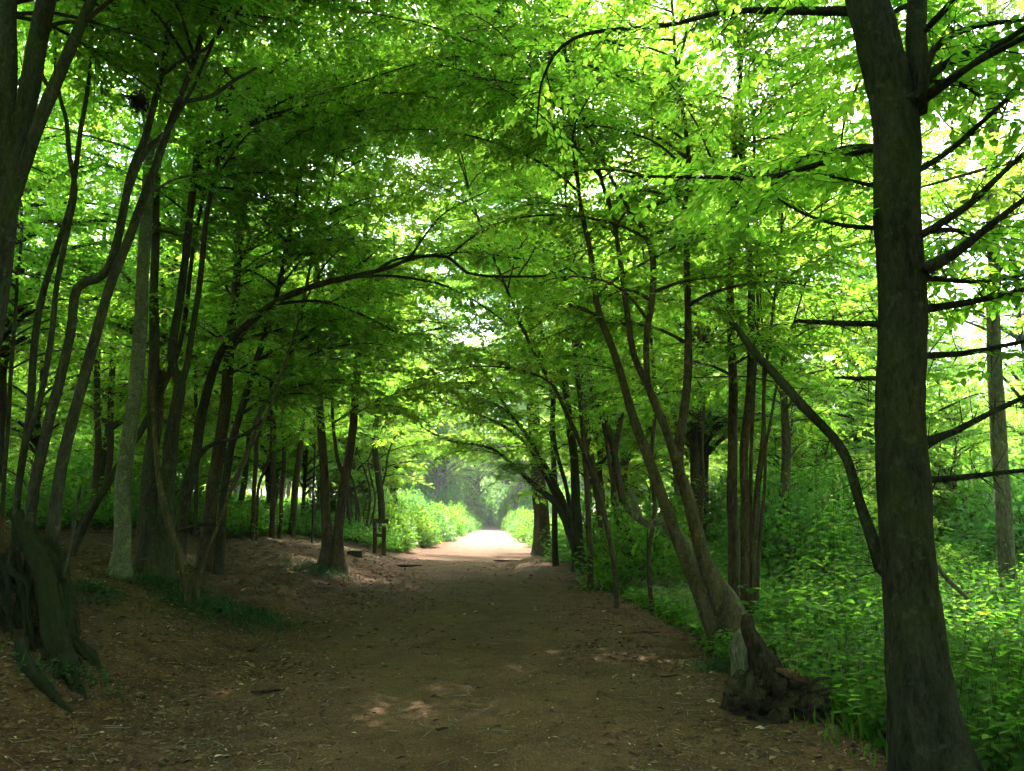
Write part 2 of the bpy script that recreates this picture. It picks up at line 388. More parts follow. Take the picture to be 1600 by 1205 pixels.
def ground_material():
    m, nt, b, out = mat_new('leaf litter ground')
    tc = nt.nodes.new('ShaderNodeTexCoord'); P = tc.outputs['Object']
    n1 = noise(nt, .55, 4, .6, P); n2 = noise(nt, 9, 6, .7, P, .5); n3 = noise(nt, 70, 5, .75, P, .6)
    v = nt.nodes.new('ShaderNodeTexVoronoi'); v.inputs['Scale'].default_value = 42; nt.links.new(P, v.inputs['Vector'])
    c1 = ramp(nt, n2.outputs[0], [(.36, (0.042, 0.017, 0.008)), (.5, (0.100, 0.043, 0.018)), (.64, (0.165, 0.078, 0.035))])
    c2 = ramp(nt, n3.outputs[0], [(.38, (0.020, 0.009, 0.005)), (.52, (0.092, 0.042, 0.020)), (.66, (0.22, 0.125, 0.068))])
    c = mixc(nt, .55, c1.outputs[0], c2.outputs[0])
    hv = nt.nodes.new('ShaderNodeSeparateColor'); nt.links.new(v.outputs['Color'], hv.inputs[0])
    fl = ramp(nt, hv.outputs[0], [(.90, (0, 0, 0)), (.92, (1, 1, 1))])
    f2 = nt.nodes.new('ShaderNodeMath'); f2.operation = 'MULTIPLY'; f2.inputs[1].default_value = .45
    nt.links.new(fl.outputs[0], f2.inputs[0])
    c = mixc(nt, f2.outputs[0], c, (0.21, 0.14, 0.085))
    # trodden paler, greyer middle of the path (attribute), moss and earth to the sides
    at = nt.nodes.new('ShaderNodeAttribute'); at.attribute_name = 'pathness'
    k = nt.nodes.new('ShaderNodeMath'); k.operation = 'MULTIPLY'
    pr = ramp(nt, n1.outputs[0], [(.25, (.4, .4, .4)), (.7, (1, 1, 1))])
    nt.links.new(at.outputs['Fac'], k.inputs[0]); nt.links.new(pr.outputs[0], k.inputs[1])
    k2 = nt.nodes.new('ShaderNodeMath'); k2.operation = 'MULTIPLY'; k2.inputs[1].default_value = .75
    nt.links.new(k.outputs[0], k2.inputs[0])
    pc = ramp(nt, n3.outputs[0], [(.36, (0.062, 0.030, 0.016)), (.54, (0.165, 0.090, 0.050)), (.68, (0.36, 0.24, 0.155))])
    c = mixc(nt, k2.outputs[0], c, pc.outputs[0])
    ag = nt.nodes.new('ShaderNodeAttribute'); ag.attribute_name = 'sun_pale'
    gc = ramp(nt, n3.outputs[0], [(.36, (0.17, 0.145, 0.115)), (.54, (0.30, 0.27, 0.225)), (.68, (0.46, 0.43, 0.37))])  # bright sun on the far path, put into the colour
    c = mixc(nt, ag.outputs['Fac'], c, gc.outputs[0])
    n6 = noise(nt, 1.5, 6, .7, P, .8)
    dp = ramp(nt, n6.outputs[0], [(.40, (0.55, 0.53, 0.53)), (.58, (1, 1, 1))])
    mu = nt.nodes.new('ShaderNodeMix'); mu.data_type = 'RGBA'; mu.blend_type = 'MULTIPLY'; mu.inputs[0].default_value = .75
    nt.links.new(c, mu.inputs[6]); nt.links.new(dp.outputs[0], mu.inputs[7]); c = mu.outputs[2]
    am = nt.nodes.new('ShaderNodeAttribute'); am.attribute_name = 'mossness'
    n5 = noise(nt, 3.3, 5, .65, P)
    mr = ramp(nt, n5.outputs[0], [(.42, (0, 0, 0)), (.62, (1, 1, 1))])
    k3 = nt.nodes.new('ShaderNodeMath'); k3.operation = 'MULTIPLY'
    nt.links.new(am.outputs['Fac'], k3.inputs[0]); nt.links.new(mr.outputs[0], k3.inputs[1])
    c = mixc(nt, k3.outputs[0], c, (0.035, 0.062, 0.016))
    nt.links.new(c, b.inputs['Base Color']); b.inputs['Roughness'].default_value = .95
    b.inputs['Specular IOR Level'].default_value = .15
    bp = nt.nodes.new('ShaderNodeBump'); bp.inputs['Strength'].default_value = .8; bp.inputs['Distance'].default_value = .025
    ad = nt.nodes.new('ShaderNodeMath'); ad.operation = 'MULTIPLY_ADD'; ad.inputs[1].default_value = .6
    nt.links.new(n3.outputs[0], ad.inputs[0]); nt.links.new(n2.outputs[0], ad.inputs[2])
    nt.links.new(ad.outputs[0], bp.inputs['Height']); nt.links.new(bp.outputs[0], b.inputs['Normal'])
    return m

def littermat(name, stops, rough=.8):
    m, nt, b, out = mat_new(name)
    at = nt.nodes.new('ShaderNodeAttribute'); at.attribute_name = 'tint'
    c = ramp(nt, at.outputs['Fac'], stops)
    nt.links.new(c.outputs[0], b.inputs['Base Color']); b.inputs['Roughness'].default_value = rough
    return m
LITTER = littermat('dead leaves', [(0, (0.03, 0.014, 0.008)), (.35, (0.09, 0.042, 0.018)), (.7, (0.17, 0.088, 0.04)), (.9, (0.24, 0.155, 0.09)), (1, (0.42, 0.34, 0.25))])
DRYSTEM = littermat('dry stems', [(0, (0.16, 0.12, 0.08)), (1, (0.36, 0.3, 0.22))])

# ------------------------------------------------------------------ tagging
def tag(o, label=None, cat=None, group=None, kind=None):
    if label: o['label'] = label
    if cat: o['category'] = cat
    if group: o['group'] = group
    if kind: o['kind'] = kind
    return o

def empty(name, loc, label, cat, group=None):
    o = bpy.data.objects.new(name, None); S.collection.objects.link(o)
    o.location = tuple(float(c) for c in loc); o.empty_display_size = .3
    return tag(o, label, cat, group)

# ------------------------------------------------------------------ ground sheet
def axis(lo, hi, c0, c1, fine, grow):
    a = list(np.arange(c0, c1, fine)); s = fine
    while a[-1] < hi: s *= grow; a.append(a[-1] + s)
    s = fine
    while a[0] > lo: s *= grow; a.insert(0, a[0] - s)
    return np.array(a)
gx = axis(-500, 500, -8, 5, .075, 1.075); gy = axis(-60, 700, 2.5, 14, .075, 1.02)
GX, GY = np.meshgrid(gx, gy); GZ = H(GX, GY)
me = bpy.data.meshes.new('ground'); nx, ny = len(gx), len(gy)
gm = MB(); ii = (np.arange(ny - 1)[:, None] * nx + np.arange(nx - 1)[None])
gm.add(np.stack([GX, GY, GZ], -1), np.stack([ii, ii + 1, ii + nx + 1, ii + nx], -1).reshape(-1, 4))
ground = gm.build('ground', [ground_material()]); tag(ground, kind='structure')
U = -(GX - path_c(GY))
pn = (1 - sstep(1.0, 3.0, np.abs(U + 0.1))) 
a = ground.data.attributes.new('pathness', 'FLOAT', 'POINT'); a.data.foreach_set('value', pn.ravel().astype(np.float32))
gv = (1 - sstep(1.2, 2.4, np.abs(U + .1))) * sstep(30, 46, GY) * .5  # paler grey painted on the far path, standing in for its blown-out sunlight
a = ground.data.attributes.new('sun_pale', 'FLOAT', 'POINT'); a.data.foreach_set('value', gv.ravel().astype(np.float32))
mo = sstep(2.6, 4.0, -U) * .9 + sstep(2.8, 4.5, U) * (.25 + .6 * sstep(20, 26, GY))
a = ground.data.attributes.new('mossness', 'FLOAT', 'POINT'); a.data.foreach_set('value', mo.ravel().astype(np.float32))

# leaf litter: loose dead leaves and chips lying on the ground
def litter():
    mb = MB(); n = 170000
    y = 2.6 + 24 * rng.random(n) ** 1.7; x = rng.uniform(-1, 1, n) * (2 + y * .62) - 1.0
    keep = (x < path_c(y) + 3.2)
    u = np.abs(x - path_c(y)); keep &= rng.random(n) < (.16 + .84 * sstep(.6, 2.6, u + 2.2 * vnoise(x * .9, y * .9, 33)))
    x, y = x[keep], y[keep]; n = len(x)
    z = H(x, y) + .004
    a = rng.random(n) * 6.283
    d = np.stack([np.cos(a), np.sin(a), rng.normal(.05, .22, n)], 1)
    nm = np.stack([rng.normal(0, .3, n), rng.normal(0, .3, n), np.ones(n)], 1)
    big = rng.random(n) < .16
    sz = np.where(big, rng.uniform(.035, .075, n), rng.uniform(.012, .03, n)) * (1 + .04 * y)
    t = rng.random(n) ** 1.1 * .9; t[rng.random(n) < .03] = 1
    leaves(mb, np.stack([x, y, z], 1), d, nm, sz, 0, False, t, broad=.8)
    k = 2600                                                  # bits of twig
    y = 2.8 + 20 * rng.random(k) ** 1.5; x = rng.uniform(-1, .8, k) * (2 + y * .55)
    ok = x < path_c(y) + 3; x, y = x[ok], y[ok]; k = len(x)
    a = rng.random(k) * 6.28; l = rng.uniform(.03, .16, k)
    p0 = np.stack([x, y, H(x, y) + .006], 1)
    x1, y1 = x + np.cos(a) * l, y + np.sin(a) * l
    prisms(mb, p0, np.stack([x1, y1, H(x1, y1) + .010], 1), .003, .002, 1)
    mb.t[-1] = np.repeat(rng.random(k), 3).astype(np.float32) * .6
    return mb.build('leaf_litter', [LITTER, DRYSTEM])
tag(litter(), 'brown dead leaves, wood chips and bits of twig strewn over the path', 'leaf litter', kind='stuff')

# ------------------------------------------------------------------ trees traced from the photograph
SLIM = 1.0
def limb_pts(pts, d0, dd, closer=1.0):
    """pts: (px, py, width px); depth runs from d0 to d0+dd"""
    n = len(pts); P, R = [], []
    for i, (px, py, wd) in enumerate(pts):
        d = d0 + dd * i / max(1, n - 1)
        P.append(W(px, py, d)); R.append(wd * SLIM * .5 * d / F)
    return np.array(P), np.array(R)

def extend_up(P, R, top, lean=(0, 0)):
    """carry a stem on above the frame until it ends in the crown"""
    P = list(P); R = list(R); v = P[-1] - P[-2]; v /= np.linalg.norm(v)
    z0 = P[-1][2]
    if top <= z0 + .5: return np.array(P), np.array(R)
    n = max(2, int((top - z0) / 1.5)); r0 = R[-1]
    up = np.array([lean[0], lean[1], 1.0]); up /= np.linalg.norm(up)
    for i in range(n):
        k = (i + 1) / n
        v = v * .75 + up * .25 + rng.normal(0, .07, 3); v /= np.linalg.norm(v)
        P.append(P[-1] + v * (top - z0) / n / max(v[2], .5)); R.append(max(r0 * (1 - .85 * k), .008))
    return np.array(P), np.array(R)

ALL_STEMS = []
R_ = math.radians
def tree(label, base_px, stems, dd=0.0, top=13, cat='tree', bk=BARK_DARK, name='tree', group=None,
         boughs=16, zr=(3.2, 13), L=(1.6, 3.6), toward=None, spread=3.2, leaf=.072, nl=8, fine=True, dens=1.0,
         branches=(), flare=.9, sides=12, depth=None, lean=(0, 0), noext=False, groove=.04, lm=LEAF, fstep=None, inside=False, over=0, oz=(5, 12), oL=(3.2, 6.0), rough=.06):
    leaf *= 1.0; boughs = int(boughs * 1.35); dens *= 1.12
    b = base(*base_px) if depth is None else W(base_px[0], base_px[1], depth)
    if depth is not None: b[2] = H(b[0], b[1])
    d0 = b[1]
    root = empty(name, b, label, cat, group)
    ends = []; leafy_ = []
    for k, st in enumerate(stems):
        opt = {}
        if isinstance(st, tuple) and isinstance(st[-1], dict): st, opt = st[0], st[1]
        sdd = opt.get('dd', dd); t_ = opt.get('top', top)
        P, R = limb_pts(st, opt.get('d0', d0), sdd)
        if opt.get('root', k == 0 or st[0][1] >= base_px[1] - 25):
            # sink the foot into the soil
            z = H(P[0][0], P[0][1]); P[0][2] = min(P[0][2], z); P = np.vstack([P[0] - [0, 0, .25], P]); R = np.concatenate([[R[0]], R])
            fl = opt.get('flare', flare)
        else: fl = 0
        if not (noext or opt.get('noext')): P, R = extend_up(P, R, t_, opt.get('lean', lean))
        mb = MB(); P, R = tube(mb, P, R, opt.get('sides', sides), fstep or (.16 if d0 < 12 else .3), rough, fl, wob=.05, groove=groove, lobes=4 + k % 2)
        o = mb.build('trunk' if k == 0 else 'stem', [opt.get('bk', bk)], root, b)
        if opt.get('leafy'): leafy_.append((P, opt['leafy']))
        ends.append((P, R))
    crown = MB()
    for P, dn in leafy_:
        shoots_along(crown, P, 1, leaf, nl, fine, dn, .35)
        for q in np.linspace(.35, 1, 7):
            j = min(len(P) - 1, int(q * len(P))); v = P[j] - P[j - 1]
            bough(crown, P[j], math.atan2(v[0], v[1]) + rng.normal(0, .9), rng.uniform(1.2, 2.6), .3, .4, .012, leaf, nl, fine, dens)
    for br in branches:
        pts, opt = br if isinstance(br, tuple) else (br, {})
        if inside:
            c0 = np.interp(pts[0][1], [p[1] for p in stems[0]][::-1], [p[0] for p in stems[0]][::-1]); x0, y0, w0 = pts[0]
            if abs(x0 - c0) < 60: pts = [(c0 + (x0 - c0) * .25, y0 + 12, w0 * 1.25), (c0 + (x0 - c0) * .75, y0 + 4, w0 * 1.12)] + list(pts)
        P, R = limb_pts(pts, opt.get('d0', d0), opt.get('dd', 0))
        mb = MB(); P, R = tube(mb, P, R, 8, .10, .16, 0, wob=.035)
        if opt.get('spurs', 1):
            m = len(P) * 3; ii_ = rng.integers(3, len(P), m); vv = rng.normal(0, 1, (m, 3)); vv /= np.linalg.norm(vv, axis=1)[:, None]
            prisms(mb, P[ii_], P[ii_] + vv * rng.uniform(.03, .30, (m, 1)), np.minimum(R[ii_] * .25, .004) + .001, .0008)
        mb.build('branch', [opt.get('bk', bk)], root, b)
        if opt.get('leafy', 1): shoots_along(crown, P, 1, leaf, nl, fine, opt.get('dens', .8), opt.get('start', .25))
        if opt.get('tip', 0):
            v = P[-1] - P[-3]; bough(crown, P[-1], math.atan2(v[0], v[1]), opt['tip'], .1, .4, R[-1], leaf, nl, fine, dens)
    for i in range(boughs):
        P, R = ends[i % len(ends)]
        z = rng.uniform(*zr); h = P[:, 2]
        if h[-1] < zr[0] or (h[-1] < z and h[-1] < top - 2): continue
        z = z if z < h[-1] - .3 else rng.uniform(max(zr[0], h[-1] - 4), h[-1] - .3)
        j = int(np.argmax(h >= z)); p = P[j]
        az = rng.uniform(-math.pi, math.pi) if toward is None else toward + rng.normal(0, spread)
        q = (z - zr[0]) / max(.1, zr[1] - zr[0])
        l = rng.uniform(*L) * (1.15 - .4 * q)
        bough(crown, p, az, l, rng.uniform(.25, .75) + .3 * q, rng.uniform(.15, .5), min(.5 * R[j] + .004, .022), leaf, nl, fine, dens)
    for i in range(over):
        P, R = ends[i % len(ends)]; h = P[:, 2]; z = rng.uniform(oz[0], min(oz[1], h[-1] - .05)) if h[-1] > oz[0] else 0
        if h[-1] < oz[0] or h[-1] < top - 2.5: continue
        j = int(np.argmax(h >= z)); side_ = 1 if P[j, 0] < path_c(P[j, 1]) else -1
        bough(crown, P[j], side_ * R_(85) + rng.normal(0, .65), rng.uniform(*oL), rng.uniform(.2, .7), rng.uniform(.1, .5), min(.5 * R[j] + .006, .028), leaf, nl, fine, dens)
    if crown.n: crown.build('crown', [bk, lm], root, b)
    ALL_STEMS.append(b)
    return root, ends

# --- right side
BR = lambda pts, **k: (pts, k)
tree('thick dark trunk in the near right foreground with many bare side branches', (1456, 1200),
     [[(1460, 1205, 114), (1443, 1100, 91.2), (1428, 960, 79.8), (1420, 880, 79.8), (1408, 700, 76.0), (1407, 590, 72.2), (1413, 450, 70.3), (1405, 300, 70.3), (1396, 180, 70.3), (1368, 60, 68.4), (1345, -40, 66.5), (1320, -260, 57.0)],
      ([(1434, 175, 30), (1436, 110, 34), (1432, 50, 32), (1438, -60, 30), (1460, -250, 26)], dict(root=False))],
     depth=4.95, dd=.1, over=16, oz=(7, 13), oL=(2.5,5), top=12, zr=(3.3, 11), boughs=28, L=(1.8, 3.8), toward=R_(35), spread=.9, inside=True, sides=44, flare=.75, rough=.055, fstep=.05, groove=.03,
     branches=[
        BR([(1335, 18, 15), (1240, 20, 14), (1130, 18, 10), (1040, 38, 8), (900, 62, 6), (850, 120, 4), (838, 200, 2.5)], d0=5.0, dd=.9, start=.2, dens=1),
        BR([(1366, 232, 12), (1310, 248, 9), (1200, 278, 8), (1100, 276, 7), (985, 276, 4)], d0=5.0, dd=.6, start=.2, dens=1),
        BR([(1378, 357, 9), (1320, 352, 7), (1260, 335, 5), (1200, 300, 3)], d0=5.0, dd=.4),
        BR([(1376, 295, 8), (1340, 285, 6), (1290, 275, 4)], d0=5.0, dd=.3),
        BR([(1374, 506, 11), (1320, 505, 9), (1242, 503, 5)], d0=5.0, dd=.2, leafy=0),
        BR([(1372, 592, 9), (1340, 592, 6), (1305, 590, 4)], d0=5.0, dd=.2, leafy=0),
        BR([(1378, 885, 24.0), (1366, 850, 19.2), (1345, 790, 15.2), (1325, 720, 14.4), (1300, 680, 14.4), (1255, 635, 14.4), (1215, 590, 13.6), (1175, 545, 12.0), (1148, 505, 8.8)], d0=5.0, dd=.5, leafy=0),
        BR([(1440, 150, 18), (1448, 100, 15), (1475, 62, 12), (1530, 40, 9), (1610, 30, 7)], d0=4.95, dd=-.3),
        BR([(1440, 128, 20), (1480, 95, 16), (1530, 75, 13), (1610, 50, 8)], d0=4.95, dd=.4),
        BR([(1445, 130, 12), (1500, 132, 9), (1530, 150, 5)], d0=4.95, dd=.3),
        BR([(1442, 262, 12), (1490, 232, 9), (1550, 180, 7), (1610, 120, 5)], d0=4.95, dd=.2),
        BR([(1450, 362, 14), (1510, 325, 12), (1560, 280, 9), (1620, 225, 7)], d0=4.95, dd=-.2),
        BR([(1452, 418, 20), (1500, 390, 14), (1550, 350, 11), (1600, 312, 8), (1660, 270, 6)], d0=4.95, dd=-.3),
        BR([(1452, 435, 9), (1530, 440, 7), (1620, 426, 5)], d0=4.95, dd=.3),
        BR([(1448, 483, 14), (1520, 472, 11), (1620, 450, 7)], d0=4.95, dd=.1, dens=.6),
        BR([(1448, 556, 12), (1520, 552, 9), (1620, 530, 6)], d0=4.95, dd=.4, dens=.6),
        BR([(1450, 690, 14), (1490, 676, 11), (1540, 650, 9), (1620, 612, 6)], d0=4.95, dd=.1, leafy=0),
        BR([(1450, 750, 12), (1510, 746, 9), (1620, 735, 6)], d0=4.95, dd=.1, leafy=0),
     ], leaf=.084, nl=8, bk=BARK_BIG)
tree('pale straight trunk standing alone in the sunny undergrowth at the right edge', (1578, 960),
     [[(1578, 960, 24), (1572, 850, 24), (1564, 720, 23), (1557, 600, 22), (1553, 520, 20), (1550, 300, 18), (1548, 0, 15)]],
     depth=12.5, top=14, bk=BARK_LOG, zr=(4.0, 14), boughs=34, L=(1.8, 3.6), flare=.3)
tree('brown leaning double tree forking beside the right edge of the path', (1136, 1030),
     [[(1150, 1035, 52.1), (1138, 975, 43.7), (1118, 915, 28.6), (1103, 880, 22.7), (1087, 824, 20.2), (1066, 757, 19.3), (1058, 724, 17.6), (1068, 650, 14.3), (1073, 570, 12.6), (1075, 480, 10.9), (1072, 350, 9.2), (1074, 250, 7.6)],
      ([(1140, 1025, 33.6), (1112, 975, 25.2), (1090, 925, 21.0), (1066, 870, 18.5), (1041, 799, 17.6), (1012, 716, 16.0), (991, 658, 14.3), (978, 620, 12.6), (955, 540, 10.9), (935, 480, 10.1), (925, 400, 8.4), (905, 300, 6.7)], dict(root=True)),
      ([(1058, 726, 15.1), (1045, 683, 13.4), (1033, 650, 12.6), (1012, 600, 11.8), (990, 555, 10.1), (978, 480, 9.2), (970, 420, 8.4), (955, 330, 6.7), (940, 280, 5.9)], dict(root=False)),
      ([(1012, 600, 8.4), (1010, 520, 10.1), (1018, 470, 10.1), (1020, 400, 10.1), (1000, 350, 7.6), (985, 330, 6.7)], dict(root=False)),
      ],
     bk=BARK_BROWN, dd=.6, over=18, oz=(7, 13), top=11.5, zr=(3.6, 11.5), boughs=50, L=(1.4, 3.0), toward=R_(-80), spread=1.6)
LOGD = float(base(1136, 1030)[1]) + 1.0
tree('pale broken leaning tree with a grey cut end behind the forked brown one', (1190, 1042),
     [([(1160, 1012, 40), (1145, 955, 36), (1110, 905, 30), (1075, 860, 25), (1050, 832, 22)], dict(noext=True, flare=.2))],
     depth=LOGD, bk=BARK_LOG, boughs=0, cat='dead trunk', name='dead_trunk',
     branches=[BR([(1052, 836, 16), (1036, 815, 13), (1012, 818, 12), (990, 803, 11), (978, 790, 9)], d0=LOGD + .3, leafy=0),
               BR([(1000, 812, 12), (990, 780, 9), (985, 765, 7)], d0=LOGD + .3, leafy=0)])
tree('straight dark pole stem in the upright clump behind the leaning fork', (1146, 935),
     [[(1146, 935, 17), (1145, 790, 16), (1147, 699, 15), (1145, 554, 13), (1143, 400, 10)]],
     depth=11, top=12, zr=(3.4, 12), boughs=30, L=(1.4, 3.0), bk=BARK_BROWN)
tree('many-stemmed clump of thin straight poles right of the dark pole stem', (1166, 940),
     [[(1163, 940, 16), (1165, 811, 14), (1163, 720, 13), (1170, 637, 14), (1174, 500, 12), (1166, 350, 9)],
      [(1170, 938, 7), (1178, 800, 7), (1190, 680, 6), (1200, 560, 5), (1215, 420, 4)],
      [(1172, 938, 6), (1174, 780, 6), (1180, 620, 5), (1184, 450, 4)],
      [(1174, 936, 6), (1186, 760, 5), (1206, 640, 4), (1224, 560, 3)],
      [(1176, 936, 6), (1190, 800, 5), (1196, 700, 4), (1192, 560, 3)]],
     depth=10.6, top=12, zr=(3.2, 12), boughs=44, L=(1.2, 2.8), bk=BARK_BROWN, flare=.3, sides=8)
tree('slim twisted tree with two crossing stems beside the path on the right', (1000, 930),
     [[(1003, 930, 13.6), (990, 870, 11.0), (979, 824, 11.0), (966, 749, 11.0), (954, 687, 10.2), (925, 604, 10.2), (905, 540, 9.3), (880, 440, 7.6)],
      [(990, 942, 7.6), (970, 832, 6.8), (954, 732, 6.0), (941, 658, 5.1), (923, 616, 5.1), (920, 560, 4.2)],
      [(985, 930, 10.2), (975, 850, 9.3), (960, 780, 9.3), (962, 700, 8.5), (980, 600, 7.6), (985, 500, 6.8)]],
     dd=.4, over=22, oz=(7, 13), top=11.5, zr=(3.4, 11.5), boughs=24, L=(1.4, 3.0), toward=R_(-80), spread=1.8, bk=BARK_BROWN, flare=.5)
tree('slender curved tree leaning left over the path between forked group and twisted stems', (950, 905),
     [[(952, 905, 13.6), (945, 850, 12.0), (937, 799, 11.2), (925, 732, 10.4), (912, 637, 10.4), (904, 595, 9.6), (895, 500, 8.0), (890, 380, 6.4)],
      [(948, 880, 9.6), (942, 800, 9.6), (925, 725, 8.8), (917, 673, 9.6), (911, 600, 8.8), (900, 500, 7.2)]],
     dd=.3, over=18, oz=(7, 13), top=12, zr=(3.4, 12), boughs=24, L=(1.6, 3.4), toward=R_(-85), spread=1.6, bk=BARK_BROWN, flare=.5)
tree('multi-stemmed dark tree with boughs arching left across the path', (908, 893),
     [[(908, 893, 28.8), (903, 860, 18.7), (900, 800, 14.4), (898, 716, 13.0), (887, 643, 12.2), (878, 560, 10.8), (872, 450, 8.6)],
      ([(902, 868, 14.4), (885, 815, 12.2), (861, 780, 10.1), (841, 763, 8.6), (797, 722, 5.8), (768, 702, 4.3), (739, 693, 3.6), (700, 688, 2.9), (658, 667, 2.2)], dict(noext=True, root=False, dd=-1, leafy=1)),
      ([(898, 850, 11.5), (888, 803, 9.4), (870, 763, 7.9), (847, 719, 6.5), (821, 678, 6.5), (797, 649, 5.8), (774, 606, 4.3), (740, 560, 2.9)], dict(noext=True, root=False, dd=-1.2, leafy=1)),
      ([(895, 845, 10.8), (878, 800, 9.4), (850, 740, 7.2), (820, 690, 5.0), (774, 660, 4.3), (731, 640, 3.6), (687, 623, 2.9), (640, 600, 2.2)], dict(noext=True, root=False, dd=-.6, leafy=1)),
      ([(900, 850, 8.6), (884, 760, 6.5), (868, 700, 5.8), (862, 620, 5.0), (850, 560, 4.3)], dict(root=False))],
     over=14, oz=(7, 13), top=12, zr=(2.9, 12), boughs=40, L=(1.6, 3.6), toward=R_(-80), spread=1.2, flare=.6)
tree('stout upright trunk with spreading root flare at the right edge of the path', (848, 867),
     [[(850, 867, 38), (847, 840, 26), (845, 800, 24), (841, 757, 23), (838, 700, 21), (832, 629, 19), (828, 560, 17), (826, 450, 14)]],
     over=14, oz=(5,15), oL=(4,7), top=15, zr=(4, 15), boughs=26, L=(2.2, 4.8), toward=R_(-80), spread=1.7, bk=BARK_BROWN, leaf=.095, fine=False, flare=.8)
tree('thin dark tree among bright bushes where the path meets the sunlit gap', (803, 827),
     [[(803, 827, 8), (805, 800, 7), (808, 780, 7), (813, 757, 6), (818, 720, 5)]],
     top=9, zr=(4, 9), boughs=18, L=(1.5, 3), leaf=.13, fine=False, nl=5, bk=BARK_BROWN, flare=.3)

# --- left side
SLIM = .74
tree('huge multi-stemmed tree filling the left edge of the picture', (-75, 1000),
     [[(-60, 1000, 70), (-45, 800, 52), (-25, 600, 46), (0, 430, 44), (22, 250, 42), (50, 110, 42), (72, 0, 42), (95, -120, 36)],
      ([(-60, 960, 50), (-50, 760, 44), (-32, 560, 42), (-4, 380, 42), (8, 200, 42), (14, 60, 38), (18, -100, 34)], dict(root=True)),
      ([(-20, 560, 30), (8, 420, 24), (22, 330, 24), (48, 240, 26), (80, 150, 28), (108, 80, 24), (138, 20, 22), (165, -40, 20), (200, -150, 16)], dict(root=False))],
     depth=7.0, over=6, oz=(7, 13), top=13, zr=(6.2, 13), boughs=30, L=(1.6, 3.6), toward=R_(60), spread=1.2, flare=.4, bk=BARK_DARK,
     branches=[BR([(85, 150, 10), (62, 110, 9), (52, 60, 8), (60, 200, 5)][:3], d0=7, leafy=0)])
mound_root, _ = tree('slim grey stems rising from a mossy root-bound mound at the left edge', (60, 1000),
     [[(12, 890, 16), (25, 820, 14), (38, 700, 15), (47, 600, 15), (62, 480, 14), (85, 400, 12), (110, 330, 12), (118, 280, 11), (128, 200, 10), (140, 100, 9)],
      ([(38, 700, 11), (55, 650, 11), (68, 600, 12), (82, 520, 12), (92, 430, 11), (107, 350, 11), (116, 295, 11), (107, 240, 10), (104, 190, 9), (95, 150, 8), (88, 60, 7)], dict(root=False)),
      ([(45, 835, 22), (52, 765, 22), (75, 665, 21), (95, 600, 20), (112, 520, 19), (122, 450, 19), (165, 425, 19), (190, 350, 17), (208, 262, 16), (225, 215, 15), (250, 120, 12), (262, 60, 11), (270, 0, 10)], dict(root=False)),
      ([(188, 345, 12), (222, 242, 14), (262, 205, 10), (298, 145, 8), (320, 90, 7), (360, 10, 6)], dict(root=False)),
      ([(250, 120, 9), (285, 95, 9), (320, 80, 8), (345, 52, 7), (390, 0, 6)], dict(root=False)),
      ([(82, 850, 27), (90, 765, 24), (103, 690, 23), (125, 600, 22), (148, 525, 21), (170, 450, 20), (200, 375, 19), (222, 315, 18), (250, 240, 16), (280, 150, 13), (302, 90, 12), (322, 30, 11), (346, -10, 10)], dict(root=False)),
      ([(52, 910, 9), (62, 800, 8), (75, 700, 7)][:0] or [(98, 905, 10), (108, 860, 8), (120, 800, 7), (128, 760, 5)], dict(root=False, noext=True)),
      ([(280, 160, 9), (330, 150, 9), (365, 125, 8), (400, 105, 6)], dict(root=False, noext=True))],
     depth=7.8, dd=.5, over=9, oz=(7, 13), top=12.5, zr=(6.4, 12.5), boughs=44, L=(1.4, 3.0), toward=R_(70), spread=1.5, flare=0, bk=BARK_DARK)
mb = MB(); bb = np.array(mound_root.location)
# mossy buttress roots running down the bank
def root_run(mb, pts, d0, dd, mat=0, rough=.25, sides=12):
    P, R = limb_pts(pts, d0, dd); m = len(P)
    for i in range(m):                                        # the far ends settle into the soil
        k = max(0, (i / (m - 1) - .45) / .55); P[i, 2] += (float(H(P[i, 0], P[i, 1])) + .25 * R[i] - (.06 if i == m - 1 else 0) - P[i, 2]) * min(1, k * 1.6)
    tube(mb, P, R, sides * 2, .035, rough, 0, wob=.06, mat=mat, groove=.14)
root_run(mb, [(20, 800, 26), (42, 850, 34), (66, 905, 38), (84, 960, 34), (98, 1010, 34), (112, 1050, 26), (140, 1085, 14)], 7.9, -1.5, rough=.5)
root_run(mb, [(45, 830, 24), (75, 880, 28), (100, 930, 26), (108, 975, 26), (136, 1005, 26), (160, 1030, 14)], 8.2, -1.1, rough=.5)
root_run(mb, [(70, 850, 26), (92, 885, 32), (112, 920, 30), (118, 960, 22)], 8.4, -.5, rough=.5)
rg = np.random.default_rng(4)
for k in range(54):
    x0 = rg.uniform(-30, 95); y0 = 825 + x0 * .6 + rg.uniform(0, 70); n_ = 6; t = np.linspace(0, 1, n_)
    xs = x0 + (rg.uniform(0, 60) * t) + rg.normal(0, 5, n_); ys = y0 + rg.uniform(90, 190) * t
    wv = rg.uniform(4, 13) * (1.1 - .75 * t)
    root_run(mb, list(zip(xs, ys, wv)), 8.05 - .1 * rg.random(), -rg.uniform(.5, 1.3), rough=.35, sides=8)
vv = np.concatenate(mb.v); q = rng.integers(0, len(vv), 12000); n_ = len(q)
p = vv[q] + rng.normal(0, .012, (n_, 3)); dr_ = rng.normal(0, 1, (n_, 3)); dr_[:, 2] -= .3
leaves(mb, p, dr_, rng.normal(0, 1, (n_, 3)), rng.uniform(.010, .035, n_), 1, False, broad=.5)
mb.build('root_mass', [BARK_MOSS, MOSS], mound_root, bb)
mb = MB(); q_ = np.array([base(*p) for p in ((34, 1010), (36, 1035), (50, 1062), (75, 1087), (105, 1110), (135, 1128))]); q_[:, 2] += [.04, .03, .03, .02, .0, -.05]
